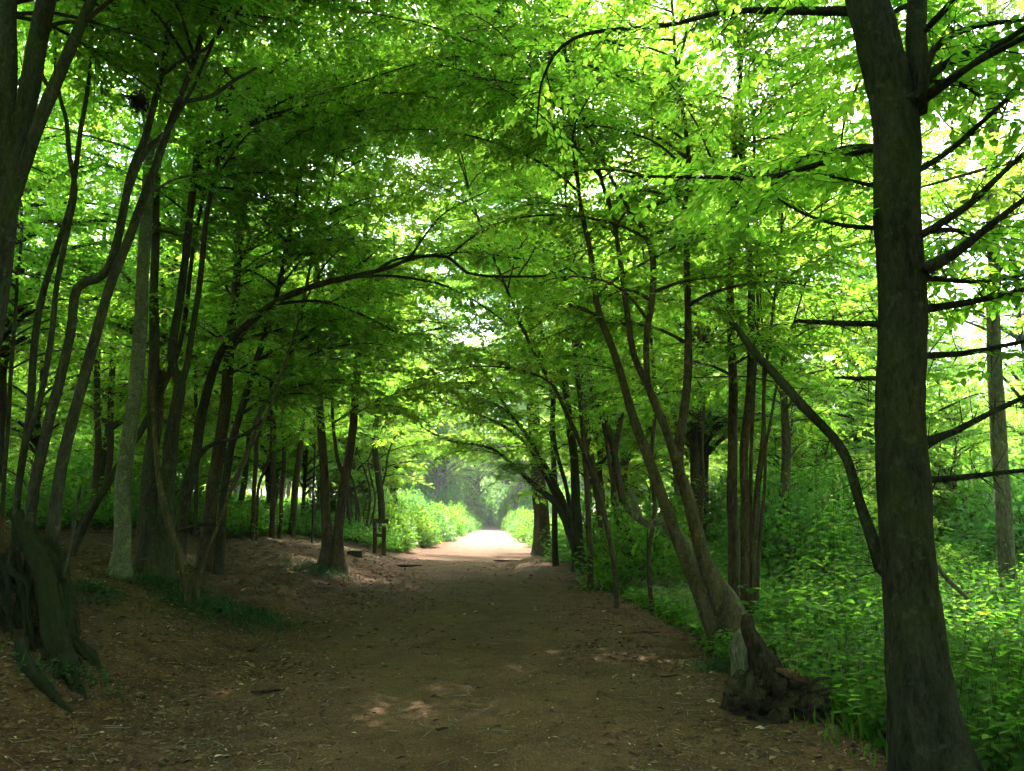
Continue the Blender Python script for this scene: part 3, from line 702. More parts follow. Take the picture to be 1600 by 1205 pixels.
tube(mb, q_, np.array([.055, .048, .042, .036, .028, .015]), 12, .05, .25, 0, wob=.03); mb.build('root', [BARK_MOSS], mound_root, bb)

tree('pale smooth straight trunk standing left of the path', (190, 903),
     [[(188, 903, 46), (190, 860, 33), (193, 790, 31), (198, 710, 30), (212, 600, 29), (222, 480, 27), (227, 375, 25), (233, 250, 24), (230, 120, 22), (236, 0, 19), (240, -200, 15)]],
     bk=BARK_PALE, over=5, oz=(7, 13), top=14, zr=(5.5, 14), boughs=20, L=(1.4, 3.0), flare=.45, sides=16, groove=.02)
tree('leaning thin trunk crossing behind the pale straight one', (112, 846),
     [[(112, 846, 17), (150, 786, 16), (186, 725, 15), (225, 665, 14), (255, 610, 12), (285, 520, 10), (300, 400, 9)]],
     depth=12.6, top=11, zr=(6, 11), boughs=14, L=(1.4, 2.6), flare=.3)
tree('dark twin-trunked tree on a black knotted stump base', (242, 845),
     [[(236, 850, 62), (238, 800, 34), (238, 720, 25), (241, 600, 23), (243, 450, 18), (245, 300, 16), (250, 200, 12)],
      [(256, 845, 44), (261, 765, 31), (268, 675, 28), (281, 600, 24), (270, 560, 18), (284, 450, 17), (300, 310, 15), (309, 215, 13), (312, 100, 10)],
      ([(281, 600, 15), (290, 580, 14), (304, 500, 12), (318, 400, 12), (326, 330, 11), (345, 230, 8)], dict(root=False))],
     depth=11.8, over=9, oz=(7, 13), top=13, zr=(6.5, 13), boughs=36, L=(1.6, 3.2), flare=1.1, toward=R_(80), spread=1.8)
tree('curving dark tree whose long bough arches over the path from the left', (283, 812),
     [([(283, 815, 26.2), (290, 770, 22.9), (303, 725, 20.8), (313, 660, 19.7), (326, 605, 18.5), (340, 560, 16.2), (360, 528, 16.2), (400, 495, 15.3), (440, 468, 14.3), (500, 445, 13.3), (560, 432, 11.5), (610, 418, 8.5), (650, 402, 7.6), (700, 402, 6.7), (730, 425, 5.7), (790, 432, 5.7), (850, 432, 4.8), (884, 418, 3.8)], dict(noext=True, dd=-2.5)),
      ([(303, 725, 12), (322, 700, 10), (345, 690, 8), (380, 680, 7), (420, 650, 6)], dict(root=False, noext=True))],
     depth=13.6, boughs=0, zr=(3.5, 8), flare=.5, sides=12,
     branches=[
        BR([(560, 432, 7), (620, 432, 6), (690, 445, 5), (740, 470, 4), (790, 505, 3)], d0=11.9, dd=-.5, dens=1),
        BR([(580, 428, 7), (620, 405, 6), (680, 398, 5), (750, 395, 4), (820, 405, 3)], d0=11.8, dd=.8, dens=1.2),
        BR([(470, 455, 6), (520, 440, 5), (560, 415, 4), (600, 380, 3)], d0=12.2, dd=1, dens=1.2),
        BR([(700, 402, 5), (740, 370, 4), (790, 350, 3), (850, 345, 2)], d0=11.6, dd=-.6, dens=1.2),
        BR([(884, 418, 4), (920, 440, 3.5), (960, 462, 3), (985, 490, 2)], d0=11.1, dd=-.1, dens=1),
        BR([(810, 430, 4), (830, 400, 3), (850, 360, 2)], d0=11.4, dd=.4, dens=1.2),
        BR([(430, 475, 8), (500, 470, 6), (560, 490, 5), (620, 520, 3)], d0=12.4, dd=1.5, dens=1.2),
        BR([(640, 404, 6), (670, 360, 4), (700, 330, 3), (760, 300, 2)], d0=11.6, dd=.5, dens=1.3)])
tree('rough brown trunk on an earthy mound left of the path', (322, 842),
     [[(322, 842, 34), (328, 800, 27), (338, 720, 25), (352, 630, 24), (360, 540, 20), (370, 430, 17), (380, 340, 16), (386, 260, 14), (390, 100, 11)]],
     depth=14.2, over=12, oz=(7, 13), top=13, bk=BARK_BROWN, zr=(3.8, 13), boughs=30, L=(1.8, 3.4), toward=R_(70), spread=1.7, flare=.7)
tree('dark slanting trunk just right of the brown trunk on the mound', (346, 838),
     [[(344, 838, 22), (348, 780, 17), (360, 700, 16), (375, 650, 15), (396, 580, 13), (412, 530, 12), (430, 470, 10), (450, 380, 8)],
      ([(348, 790, 11), (370, 745, 11), (393, 690, 11), (402, 655, 10), (432, 600, 9), (455, 540, 8), (468, 500, 7), (490, 400, 6)], dict(root=False, bk=BARK_PALE))],
     depth=14.0, over=5, oz=(7, 13), top=11, zr=(3.2, 11), boughs=34, L=(1.8, 3.6), toward=R_(80), spread=1.4, flare=.5)
tree('short leaning bare trunk meeting a thin pale stem in a V', (298, 922),
     [([(296, 922, 18), (285, 880, 16), (273, 841, 16), (262, 800, 15), (251, 762, 13), (244, 720, 11), (240, 660, 9), (236, 600, 7)], dict(noext=True)),
      ([(306, 921, 7), (318, 880, 7), (333, 841, 7), (345, 810, 6), (372, 740, 6), (392, 700, 5), (420, 640, 5), (445, 570, 4), (466, 500, 3)], dict(noext=True))],
     bk=BARK_BROWN, boughs=0, flare=.35, depth=10.6)
tree('twin reddish-brown trunks joined at the base beside the path', (520, 888),
     [[(510, 884, 34), (512, 840, 22), (508, 780, 18), (504, 700, 17), (499, 620, 16), (496, 540, 14), (495, 400, 12), (497, 250, 10)],
      [(530, 888, 34), (528, 840, 20), (534, 790, 20), (542, 745, 20), (550, 680, 17), (556, 600, 15), (560, 540, 14), (566, 430, 11), (575, 300, 9)],
      ([(538, 745, 9), (528, 720, 8), (524, 690, 7), (520, 640, 6)], dict(root=False))],
     depth=19, over=12, oz=(5,14), oL=(3.5,7), top=14, bk=BARK_BROWN, zr=(3.6, 14), boughs=48, L=(2.0, 4.2), toward=R_(75), spread=1.6, flare=.8, leaf=.085)
tree('dark ivy-barked trunk behind the wooden stile on the left', (594, 842),
     [[(600, 845, 26), (598, 820, 15), (596, 780, 14), (589, 730, 13), (586, 690, 12), (590, 640, 11), (598, 590, 10), (605, 540, 9), (612, 440, 8)],
      ([(594, 770, 5), (602, 740, 4), (608, 705, 4), (625, 670, 3), (650, 640, 2)], dict(root=False, noext=True)),
      ([(604, 845, 14), (622, 858, 9)], dict(root=False, noext=True))],
     depth=30, over=8, oz=(5,14), oL=(3.5,7), top=14, zr=(3.4, 14), boughs=24, L=(2.2, 4.6), toward=R_(75), spread=1.6, leaf=.1, fine=False)
tree('coppice stool with many thin curved shoots left of the wooden stile', (565, 836),
     [([(552, 826, 26), (560, 832, 30), (575, 830, 26), (584, 822, 14)], dict(noext=True)),
      ([(548, 820, 7), (544, 790, 6), (541, 765, 5), (535, 730, 4)], dict(noext=True, root=False)),
      ([(556, 815, 5), (556, 785, 4), (546, 765, 4), (543, 730, 3)], dict(noext=True, root=False)),
      ([(562, 816, 6), (560, 790, 6), (553, 760, 5), (546, 742, 4)], dict(noext=True, root=False)),
      ([(572, 822, 5), (578, 790, 5), (577, 760, 4), (566, 725, 3), (556, 700, 2)], dict(noext=True, root=False)),
      ([(580, 820, 5), (586, 780, 4), (580, 750, 4), (575, 720, 3), (590, 690, 2)], dict(noext=True, root=False)),
      ([(570, 824, 4), (568, 800, 3), (572, 780, 3), (560, 750, 2)], dict(noext=True, root=False))],
     depth=29, boughs=0, flare=.1, rough=.2, cat='coppiced tree',
     branches=[BR([(546, 742, 4), (535, 700, 3), (520, 670, 2)], d0=29, dens=1.5), BR([(556, 700, 3), (545, 680, 2), (530, 650, 2)], d0=29, dens=1.5),
               BR([(590, 690, 3), (600, 665, 2), (620, 650, 2)], d0=29, dens=1.5)], leaf=.09, fine=False)
# thinner stems between the groups on the left
thin = [
 ('very thin upright stem near the left edge behind the huge tree', (3, 790), [(5, 790, 8), (10, 700, 8), (16, 600, 8), (25, 480, 7), (32, 380, 6), (38, 250, 5)], 12.5, BARK_DARK),
 ('straight dark stem left of the pale trunk with a bright gap behind', (152, 748), [(152, 748, 13), (153, 680, 13), (152, 600, 12), (155, 520, 10), (160, 400, 9)], 20, BARK_BROWN),
 ('brownish stem close behind the pale trunk', (172, 745), [(170, 745, 14), (172, 680, 13), (175, 600, 12), (178, 500, 10), (185, 350, 9)], 21, BARK_BROWN),
 ('thin stem between dark twin trunks and the arching tree', (300, 760), [(308, 770, 8), (308, 700, 8), (306, 600, 7), (308, 500, 6), (312, 400, 5)], 20, BARK_DARK),
 ('forked slim trunk by the pile of logs on the left', (399, 800), [(397, 800, 10), (398, 750, 9), (401, 700, 9), (406, 640, 8), (410, 560, 7)], 21, BARK_BROWN),
 ('bent slim trunk leaning right beside the pile of logs', (404, 798), [(402, 798, 7), (403, 765, 6), (412, 740, 6), (422, 710, 5), (424, 660, 5), (420, 600, 4)], 21.5, BARK_BROWN),
 ('straight brown trunk above the pile of logs', (429, 788), [(428, 788, 12), (428, 740, 12), (427, 680, 11), (426, 620, 10), (424, 520, 9)], 23, BARK_BROWN),
 ('slim trunk immediately right of the straight brown trunk', (440, 786), [(439, 786, 8), (443, 740, 8), (443, 690, 8), (441, 620, 7), (440, 540, 6)], 24, BARK_BROWN),
 ('slanting trunk in the nettles left of the twin reddish trunks', (460, 778), [(458, 780, 15), (462, 755, 14), (467, 720, 13), (471, 680, 12), (478, 620, 10)], 26, BARK_BROWN),
 ('thin sapling between slanting trunk and twin reddish trunks', (490, 800), [(489, 800, 4), (490, 760, 4), (492, 700, 4), (492, 640, 3)], 24, BARK_DARK)]
for (lb, bp, pts, d, bk) in thin:
    tree(lb, bp, [pts], depth=d, top=13 if pts[0][2] > 7 else 9, bk=bk, zr=(3.4, 13 if pts[0][2] > 7 else 8.5), boughs=20, L=(1.4, 3.2), leaf=.09, fine=False, flare=.3, sides=8)

SLIM = .95
rthin = [
 ('slender straight stem between the multi-stemmed dark tree and the slender curved tree', (922, 898), [(922, 898, 10), (920, 820, 9), (916, 740, 9), (910, 660, 8), (900, 560, 7), (892, 460, 6)], 16.5, BARK_BROWN),
 ('thin stem leaning left in front of the slender curved tree', (965, 918), [(965, 918, 9), (955, 850, 8), (935, 770, 8), (905, 690, 7), (870, 610, 6), (830, 540, 5)], 13.5, BARK_BROWN),
 ('thin wavy stem right of the slim twisted tree', (1018, 930), [(1018, 930, 8), (1012, 870, 7), (1022, 800, 7), (1016, 720, 7), (1024, 640, 6), (1018, 540, 5)], 13.8, BARK_BROWN),
 ('slim dark stem just left of the stout flared trunk', (868, 872), [(868, 872, 11), (866, 820, 10), (868, 760, 9), (864, 690, 9), (866, 600, 8)], 24, BARK_DARK),
 ('thin upright sapling behind the fork of the brown leaning tree', (1098, 900), [(1098, 905, 6), (1094, 840, 6), (1098, 760, 5), (1096, 680, 5), (1100, 560, 4)], 14.5, BARK_BROWN),
 ('slim brown trunk half hidden in the leaves left of the dark mossy limb', (1226, 880), [(1226, 880, 16), (1225, 800, 15), (1228, 700, 14), (1224, 600, 12), (1228, 450, 11)], 17, BARK_BROWN)]
for (lb, bp, pts, d, bk) in rthin:
    tree(lb, bp, [pts], depth=d, top=12, bk=bk, zr=(3.2, 12), boughs=22, L=(1.4, 3.0), leaf=.08, flare=.3, sides=8)
SLIM = 1.0
# --- root plate with snag, near right
def root_snag():
    b = base(1205, 1112); D = float(b[1])
    root = empty('root_stump', b, 'black rotten root stump with a broken snag at the right path edge', 'stump')
    r = np.random.default_rng(3)
    mb = MB(); P, R = limb_pts([(1168, 962, 14), (1170, 985, 20), (1183, 1012, 27), (1195, 1040, 42), (1203, 1075, 62), (1205, 1125, 80)], D + .05, 0)
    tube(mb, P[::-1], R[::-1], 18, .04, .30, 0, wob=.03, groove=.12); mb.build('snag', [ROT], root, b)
    mb = MB()
    # lumpy mass
    n, m = 26, 18
    for cx, cy, rx, rz, dep in ((1205, 1098, 46, 36, D), (1240, 1090, 34, 27, D + .05), (1172, 1102, 28, 34, D - .05), (1254, 1108, 22, 16, D - .1), (1205, 1128, 46, 14, D - .2)):
        c = W(cx, cy, dep); A_, B_ = np.meshgrid(np.linspace(0, 2 * math.pi, n, endpoint=False), np.linspace(0.02, math.pi - .02, m))
        q = 1 + 1.1 * vnoise(np.cos(A_) * 2.2 + B_ * 1.5 + cx, np.sin(A_) * 2.2 + B_ * 2.6, cx) + .7 * vnoise(np.cos(A_) * 6 + B_ * 5, np.sin(A_) * 6 + B_ * 4 + cy, cx + 1)
        X = c[0] + rx * dep / F * q * np.cos(A_) * np.sin(B_); Y = c[1] + .24 * q * np.sin(A_) * np.sin(B_); Z = c[2] + rz * dep / F * q * np.cos(B_)
        i0 = np.arange(m - 1)[:, None] * n; j0 = np.arange(n)[None]; j1 = (j0 + 1) % n
        mb.add(np.stack([X, Y, Z], -1), np.stack([i0 + j1, i0 + j0, i0 + n + j0, i0 + n + j1], -1).reshape(-1, 4), 0)
    for k in range(90):                                       # broken roots
        a = r.uniform(-2.2, 2.2); c = W(r.uniform(1165, 1262), r.uniform(1068, 1120), D - .05)
        dv = np.array([math.sin(a), -.5 * r.random(), r.uniform(-.5, .4)]); l = r.uniform(.08, .30)
        P = np.array([c, c + dv * l * .5 + r.normal(0, .02, 3), c + dv * l + r.normal(0, .04, 3)])
        tube(mb, P, np.array([.022, .014, .004]) * r.uniform(.6, 1.6), 6, .06, .25, 0)
    rm = mb.build('root_mass', [ROT], root, b)
    mb = MB()
    P, R = limb_pts([(1212, 1046, 10), (1228, 1052, 15), (1244, 1058, 12), (1256, 1062, 6)], D - .1, 0); tube(mb, P, R, 10, .03, .5, 0)
    P, R = limb_pts([(1243, 1058, 5), (1244, 1046, 5)], D - .12, 0); tube(mb, P, R, 6, .03, .2, 0)
    mb.build('broken_wood', [FRESHWOOD], rm, b)
root_snag()
# grey rounded stump/boulder of the leaning dead tree
SD = float(base(1168, 1062)[1]); b = W(1165, 1040, SD); b[2] = H(b[0], b[1])
st = empty('stump', b, 'grey lichened stump foot wedged between leaning tree and black root stump', 'stump')
mb = MB(); P, R = limb_pts([(1158, 988, 24), (1163, 1000, 40), (1166, 1025, 48), (1168, 1068, 46)], SD, 0); tube(mb, P[::-1], R[::-1], 16, .04, .14, 0); mb.build('stump_wood', [BARK_LOG], st, b)

# ------------------------------------------------------------------ woodland filler trees: a few kinds, copied
def proto_tree(h, r, kind, leaf, seed, nb=34, zlow=.28, Lr=(1.8, 3.4), fine=False, nl=8):
    global rng
    keep = rng; rng = np.random.default_rng(seed)
    root = empty('tree', (0, 0, 0), 'woodland tree', 'tree')
    n = 9; z = np.linspace(0, h, n); x = np.cumsum(rng.normal(0, .12, n)); y = np.cumsum(rng.normal(0, .12, n)); x -= x[0]; y -= y[0]
    P = np.stack([x, y, z], 1); P = np.vstack([[0, 0, -.4], P]); R = np.concatenate([[r], r * (1 - .85 * (z / h) ** 1.2)])
    mb = MB(); P, R = tube(mb, P, R, 9, .4, .07, .5, wob=.1); mb.build('trunk', [kind], root)
    cr = MB()
    for i in range(nb):
        zz = h * (zlow + (1 - zlow) * ((i + rng.random()) / nb)); j = int(np.argmax(P[:, 2] >= zz)) or len(P) - 1
        q = (zz / h - zlow) / (1 - zlow)
        bough(cr, P[j], rng.uniform(-3.14, 3.14), rng.uniform(*Lr) * (1.1 - .65 * q), rng.uniform(.45, 1.1) + .2 * q, rng.uniform(.0, .5), .6 * R[j] + .005, leaf, nl, fine, 1.0, sides=4)
    cr.build('crown', [kind, LEAF_FAR], root)
    rng = keep
    return root

PROTOS = [proto_tree(13, .13, BARK_DARK, .10, 11, 62, .22, (2.0, 4.0)), proto_tree(15, .17, BARK_BROWN, .105, 12, 72, .2, (2.6, 4.8)),
          proto_tree(11, .10, BARK_DARK, .10, 13, 58, .14, (1.8, 3.8)), proto_tree(16, .20, BARK_BROWN, .125, 14, 72, .13, (2.8, 5.2))]
PROTOS.append(proto_tree(5.5, .035, BARK_BROWN, .085, 15, 46, .06, (.9, 2.0)))
def copy_tree(o):
    c = o.copy(); S.collection.objects.link(c)
    for ch in list(o.children):
        d = ch.copy(); S.collection.objects.link(d); d.parent = c
    return c
_used = [False] * len(PROTOS)
def plant(k, x, y, rz, sc, label, group):
    if not _used[k]: o = PROTOS[k]; _used[k] = True
    else: o = copy_tree(PROTOS[k])
    o.location = (x, y, float(H(x, y))); o.rotation_euler = (0, 0, rz); o.scale = (sc, sc, sc)
    tag(o, label, 'tree', group); return o

def ok_spot(x, y, pts, dmin):
    return all((x - a) ** 2 + (y - b_) ** 2 > dmin * dmin for a, b_ in pts)
r2 = np.random.default_rng(21); used = [(p[0], p[1]) for p in ALL_STEMS]
SUNGAP = (44, 74)                      # stretch of path where the canopy is open
def fill(n, xr, yr, dmin, kinds, sc, label, group, cond=None, tries=4000):
    c = 0
    for _ in range(tries):
        if c >= n: break
        x = r2.uniform(*xr); y = r2.uniform(*yr); u = x - float(path_c(y))
        if abs(u) < 3.6: continue
        if cond and not cond(x, y, u): continue
        if not ok_spot(x, y, used, dmin): continue
        used.append((x, y)); c += 1
        plant(int(r2.choice(kinds)), x, y, r2.uniform(0, 6.28), r2.uniform(*sc), label, group)
gl = 'trees of the wood behind on the left'; gr = 'trees of the wood behind on the right'
gap = lambda x, y, u: not (SUNGAP[0] - 3 < y < SUNGAP[1] + 12 and abs(u) < 8)
# the wood left of the path
fill(4, (-17, -9), (9, 19), 2.4, [0, 2], (.9, 1.15), 'one of the slim trees of the wood behind the left bank', gl, lambda x, y, u: -x / y > .50)
fill(40, (-24, -5), (18, 46), 2.2, [0, 2], (.85, 1.1), 'one of the slim trees of the wood behind the left bank', gl, gap)
fill(60, (-75, -8), (46, 125), 4.0, [1, 3], (.9, 1.2), 'one of the distant trees deep in the wood on the left', gl, gap)
fill(24, (-36, -8), (6, 22), 2.4, [0, 2], (.85, 1.1), 'one of the slim trees of the wood behind the left bank', gl, lambda x, y, u: x < -8 - (y - 8) * .3)
# right: a sunny glade first, then the wood behind
glade = lambda x, y, u: gap(x, y, u) and not (2 < x < 11 and 5 < y < 19)
fill(4, (4, 14), (26, 36), 3.2, [3, 1], (.95, 1.15), 'one of the tall leafy trees of the wood beyond the right undergrowth', gr, gap)
fill(18, (3, 26), (17, 44), 2.8, [0, 2, 0], (.8, 1.1), 'one of the leafy trees of the wood beyond the right undergrowth', gr, glade)
fill(54, (8, 75), (40, 125), 4.2, [1, 3], (.9, 1.2), 'one of the distant trees deep in the wood on the right', gr, gap)
fill(8, (12, 26), (6, 18), 3.0, [0, 1, 2], (.8, 1.05), 'one of the leafy trees of the wood beyond the right undergrowth', gr, glade)
# far end of the tunnel
fill(36, (-26, 22), (88, 150), 3.6, [1, 3, 2], (1.25, 1.7), 'one of the trees closing the far end of the path', 'trees at the far end of the path', lambda x, y, u: abs(u) > 3.0)
for k, (x, y) in enumerate([(-6.2, 31.5), (-6.6, 36), (-6.3, 40.5), (5.2, 34), (5.0, 39.5), (-8.2, 80), (1.8, 82), (-7.4, 87), (1.6, 92), (-7, 96), (0.6, 101), (-5.2, 106)]):
    used.append((x, y)); plant([2, 1, 3][k % 3] if y > 60 else 2, x, y, k * 2.1, (1.5 if y > 60 else .95) + .05 * (k % 3), 'one of the low-boughed trees arching over the far path', 'trees arching over the far path')
fill(13, (4.2, 18), (15, 32), 1.9, [4], (.75, 1.35), 'one of the leafy saplings in the undergrowth right of the path', 'saplings in the right undergrowth', lambda x, y, u: u > 4.3 and x / y < .62 and not (.34 < x / y < .40 and y < 16))
fill(10, (-20, -6), (22, 38), 2.0, [4], (.75, 1.3), 'one of the leafy saplings in the wood left of the path', 'saplings in the left wood', lambda x, y, u: u < -7)
for k, (x, y, lb) in enumerate([(4.9, 21.5, 'tall leafy tree standing behind the many-stemmed clump of thin poles'), (-8.2, 17.5, 'tall leafy tree far behind the pale smooth trunk on the bank')]):
    used.append((x, y)); plant([1, 1][k], x, y, k * 1.3 + .2, 1.0, lb, gr if x > 0 else gl)
for k, (x, y, sc) in enumerate([(6.5, 41.5, 1.05), (-7.6, 42, 1.1), (-8.4, 45, 1.1)]):
    used.append((x, y)); plant(3, x, y, k * 1.7 + .4, sc, 'one of the low-boughed trees arching over the far path', 'trees arching over the far path')
# unseen trees added overhead and behind the photographer to keep the near path in shade
over = 'shade trees added round the photographer'
for k, (x, y) in enumerate([(-5.5, 1.0), (-7.5, 4.0), (4.2, -1.5), (-4.0, -4.0), (3.8, -6.0), (7.5, 1.5), (-9, -2), (-6, -9), (5, -11), (0.5, -13), (8, -6), (-10, -12), (8.5, 6), (-11.5, 3.0), (-3.2, -8.5), (-2.4, -3.0), (2.6, -3.4), (-7, -5.5), (6.0, -8.5), (1.5, -8), (-1.5, -5.8), (10, -3), (-12, -7), (4, -15), (-5, -14), (11, 2.5)]):
    plant([1, 3, 0][k % 3], x, y, k * 1.3, 1.0, 'one of the unseen trees added round and behind the photographer for shade', over)

# ------------------------------------------------------------------ undergrowth
def plants(mb, x, y, hgt, leaf, nlv, fine=True, stem=True, clump=.16):
    n = len(x); z = H(x, y)
    base_ = np.stack([x, y, z], 1)
    lean = rng.normal(0, .16, (n, 2)); top = base_ + np.stack([lean[:, 0] * hgt, lean[:, 1] * hgt, hgt], 1)
    if stem: prisms(mb, base_, top, .005, .002, 0)
    for k in range(nlv):                                      # opposite pairs up the stem, wide at the foot of the top third
        q = .30 + .70 * (k + 1) / nlv
        p = base_ + (top - base_) * q
        az = rng.random(n) * 6.283 if k == 0 else az + 1.57 + rng.normal(0, .4, n)
        for s in (0, math.pi):
            a = az + s + rng.normal(0, .25, n)
            pet = rng.uniform(.3, 1.0, n)[:, None] * clump * (1.25 - .8 * q) * .6
            d = np.stack([np.cos(a), np.sin(a), rng.normal(-.12, .25, n)], 1)
            nm = np.stack([rng.normal(0, .25, n), rng.normal(0, .25, n), np.ones(n)], 1)
            leaves(mb, p + d * pet, d, nm, leaf * (1.25 - .6 * q) * rng.uniform(.7, 1.2, n), 1, fine, rng.random(n), broad=1.15)

def scatter(n, xr, yr, cond, p=1.0):
    y = yr[0] + (yr[1] - yr[0]) * rng.random(n) ** p; x = rng.uniform(xr[0], xr[1], n); k = cond(x, y)
    return x[k], y[k]
STEMG = leafmat('green stem', (0.05, 0.09, 0.025), (0.05, 0.09, 0.025), (0.1, 0.2, 0.03), (0.1, 0.2, 0.03), .2)
un = lambda x, y: x - path_c(y) + .5 * vnoise(x * .8, y * .8, 40)
# right of the path
mb = MB()
x, y = scatter(7500, (2.2, 8), (3.4, 11), lambda x, y: (un(x, y) > 2.75 + .55 * sstep(8, 3.5, y)) & (rng.random(len(x)) < .25 + .75 * sstep(2.6, 3.6, un(x, y)))); plants(mb, x, y, rng.uniform(.25, .75, len(x)) * (.5 + .6 * sstep(2.7, 4.2, un(x, y))), .115, 5)
x, y = scatter(13000, (2, 16), (9, 24), lambda x, y: un(x, y) > 2.75); plants(mb, x, y, rng.uniform(.25, 1.0, len(x)) * (.35 + .7 * sstep(2.7, 4.6, un(x, y))) * (1 + .9 * vnoise(x * .7, y * .7, 81)), .13, 5, False, clump=.24)
x, y = scatter(13000, (0, 34), (22, 60), lambda x, y: un(x, y) > 2.6); plants(mb, x, y, rng.uniform(.4, 1.2, len(x)), .19, 4, False)
x, y = scatter(16000, (2.0, 12), (3.4, 20), lambda x, y: (un(x, y) > 2.45) & (vnoise(x * 1.3, y * 1.3, 91) > -.1)); n = len(x); v = np.stack([rng.normal(0, .35, n), rng.normal(0, .35, n), np.ones(n)], 1)
leaves(mb, np.stack([x, y, H(x, y) - .01], 1), v, rng.normal(0, 1, (n, 3)), rng.uniform(.12, .55, n) * (.35 + .5 * sstep(2.5, 3.6, un(x, y))), 1, True, broad=.022)
x, y = scatter(1400, (2.4, 9), (3.6, 13), lambda x, y: (un(x, y) > 3.1) & (vnoise(x * .9, y * .9, 95) > .08)); plants(mb, x, y, rng.uniform(.4, .95, len(x)), .20, 3, True, clump=.35)
x, y = scatter(3800, (2.6, 16), (8, 26), lambda x, y: (un(x, y) > 3.6) & (vnoise(x * .5, y * .5, 71) > -.05)); plants(mb, x, y, rng.uniform(.8, 2.8, len(x)) * sstep(5, 14, y) * sstep(3, 6.5, un(x, y)) + .4, .13, 9, True, clump=.42)
tag(mb.build('undergrowth', [STEMG, LEAF_LOW]), 'bright nettles and bramble covering the ground right of the path', 'undergrowth', kind='stuff')
# left beyond the bank
mb = MB()
def lc(x, y):
    u = -un(x, y)
    return (u > 3.2) & (((y > 27) & (u > 3.4)) | ((y > 20) & (u > 6.5)) | ((x < -9.5) & (y > 15)))
x, y = scatter(20000, (-20, -3.5), (14, 36), lc); plants(mb, x, y, rng.uniform(.3, .95, len(x)), .13, 4, False)
x, y = scatter(14000, (-40, -4), (34, 80), lc); plants(mb, x, y, rng.uniform(.5, 1.2, len(x)), .22, 4, False)
tag(mb.build('undergrowth', [STEMG, LEAF_LOW]), 'green nettles and herbs carpeting the wood left of the path', 'undergrowth', kind='stuff')
# ivy and grass patches on the near bank
mb = MB()
def ivy_patch(cx, cy, n, rx, ry, lf=.045):
    c = base(cx, cy); a = rng.random(n) * 6.283; q = np.abs(rng.normal(0, .55, n)) ** .8 * (1 + .9 * vnoise(np.cos(a) * 2, np.sin(a) * 2, cx))
    x = c[0] + rx * q * np.cos(a); y = c[1] + ry * q * np.sin(a); z = H(x, y) + rng.uniform(.01, .12, n) * np.clip(1.1 - q * .6, .15, 1)
    d = rng.normal(0, 1, (n, 3)); d[:, 2] = rng.normal(.1, .3, n); nm = np.stack([rng.normal(0, .4, n), rng.normal(0, .4, n), np.ones(n)], 1)
    leaves(mb, np.stack([x, y, z], 1), d, nm, lf * rng.uniform(.6, 1.2, n), 0, True, broad=1.2)
    k = n // 2; s = rng.integers(0, n, k); p = np.stack([x[s], y[s], H(x[s], y[s])], 1); v = rng.normal(0, .4, (k, 3)); v[:, 2] = 1
    leaves(mb, p, v, rng.normal(0, 1, (k, 3)), rng.uniform(.06, .17, k), 0, False, broad=.12)
ivy_patch(335, 955, 2600, 1.0, .9); ivy_patch(400, 965, 900, .6, .5); ivy_patch(250, 915, 900, .7, .6); ivy_patch(495, 893, 1500, 1.1, 1.3)
ivy_patch(100, 1060, 260, .5, .4); ivy_patch(150, 930, 420, .35, .5); ivy_patch(1128, 1048, 600, .30, .3, .03)
tag(mb.build('ground_ivy', [IVY]), 'low dark ivy and grass tufts on the left bank and roots', 'ivy', kind='stuff')
# dry brush at the foot of the undergrowth, right
mb = MB(); k = 220; c = W(1340, 1032, 7.6)
p = c + np.stack([rng.normal(0, .35, k), rng.normal(0, .35, k), rng.normal(-.1, .12, k)], 1); v = rng.normal(0, 1, (k, 3)); v[:, 2] *= .6; v /= np.linalg.norm(v, axis=1)[:, None]
prisms(mb, p, p + v * rng.uniform(.08, .45, (k, 1)), .0035, .0015)
k = 700; y = rng.uniform(8, 16, k); x = path_c(y) + 2.9 + np.abs(rng.normal(0, .6, k)); p = np.stack([x, y, H(x, y) + rng.uniform(.05, .5, k)], 1); v = rng.normal(0, 1, (k, 3)); v /= np.linalg.norm(v, axis=1)[:, None]
prisms(mb, p, p + v * rng.uniform(.1, .5, (k, 1)), .0035, .0015)
for i in range(len(mb.t)): mb.t[i] = np.repeat(rng.random(len(mb.t[i]) // 3), 3).astype(np.float32)
tag(mb.build('dry_brush', [DRYSTEM]), 'tangle of dry pale twigs in the undergrowth right of the path', 'brushwood', kind='stuff')

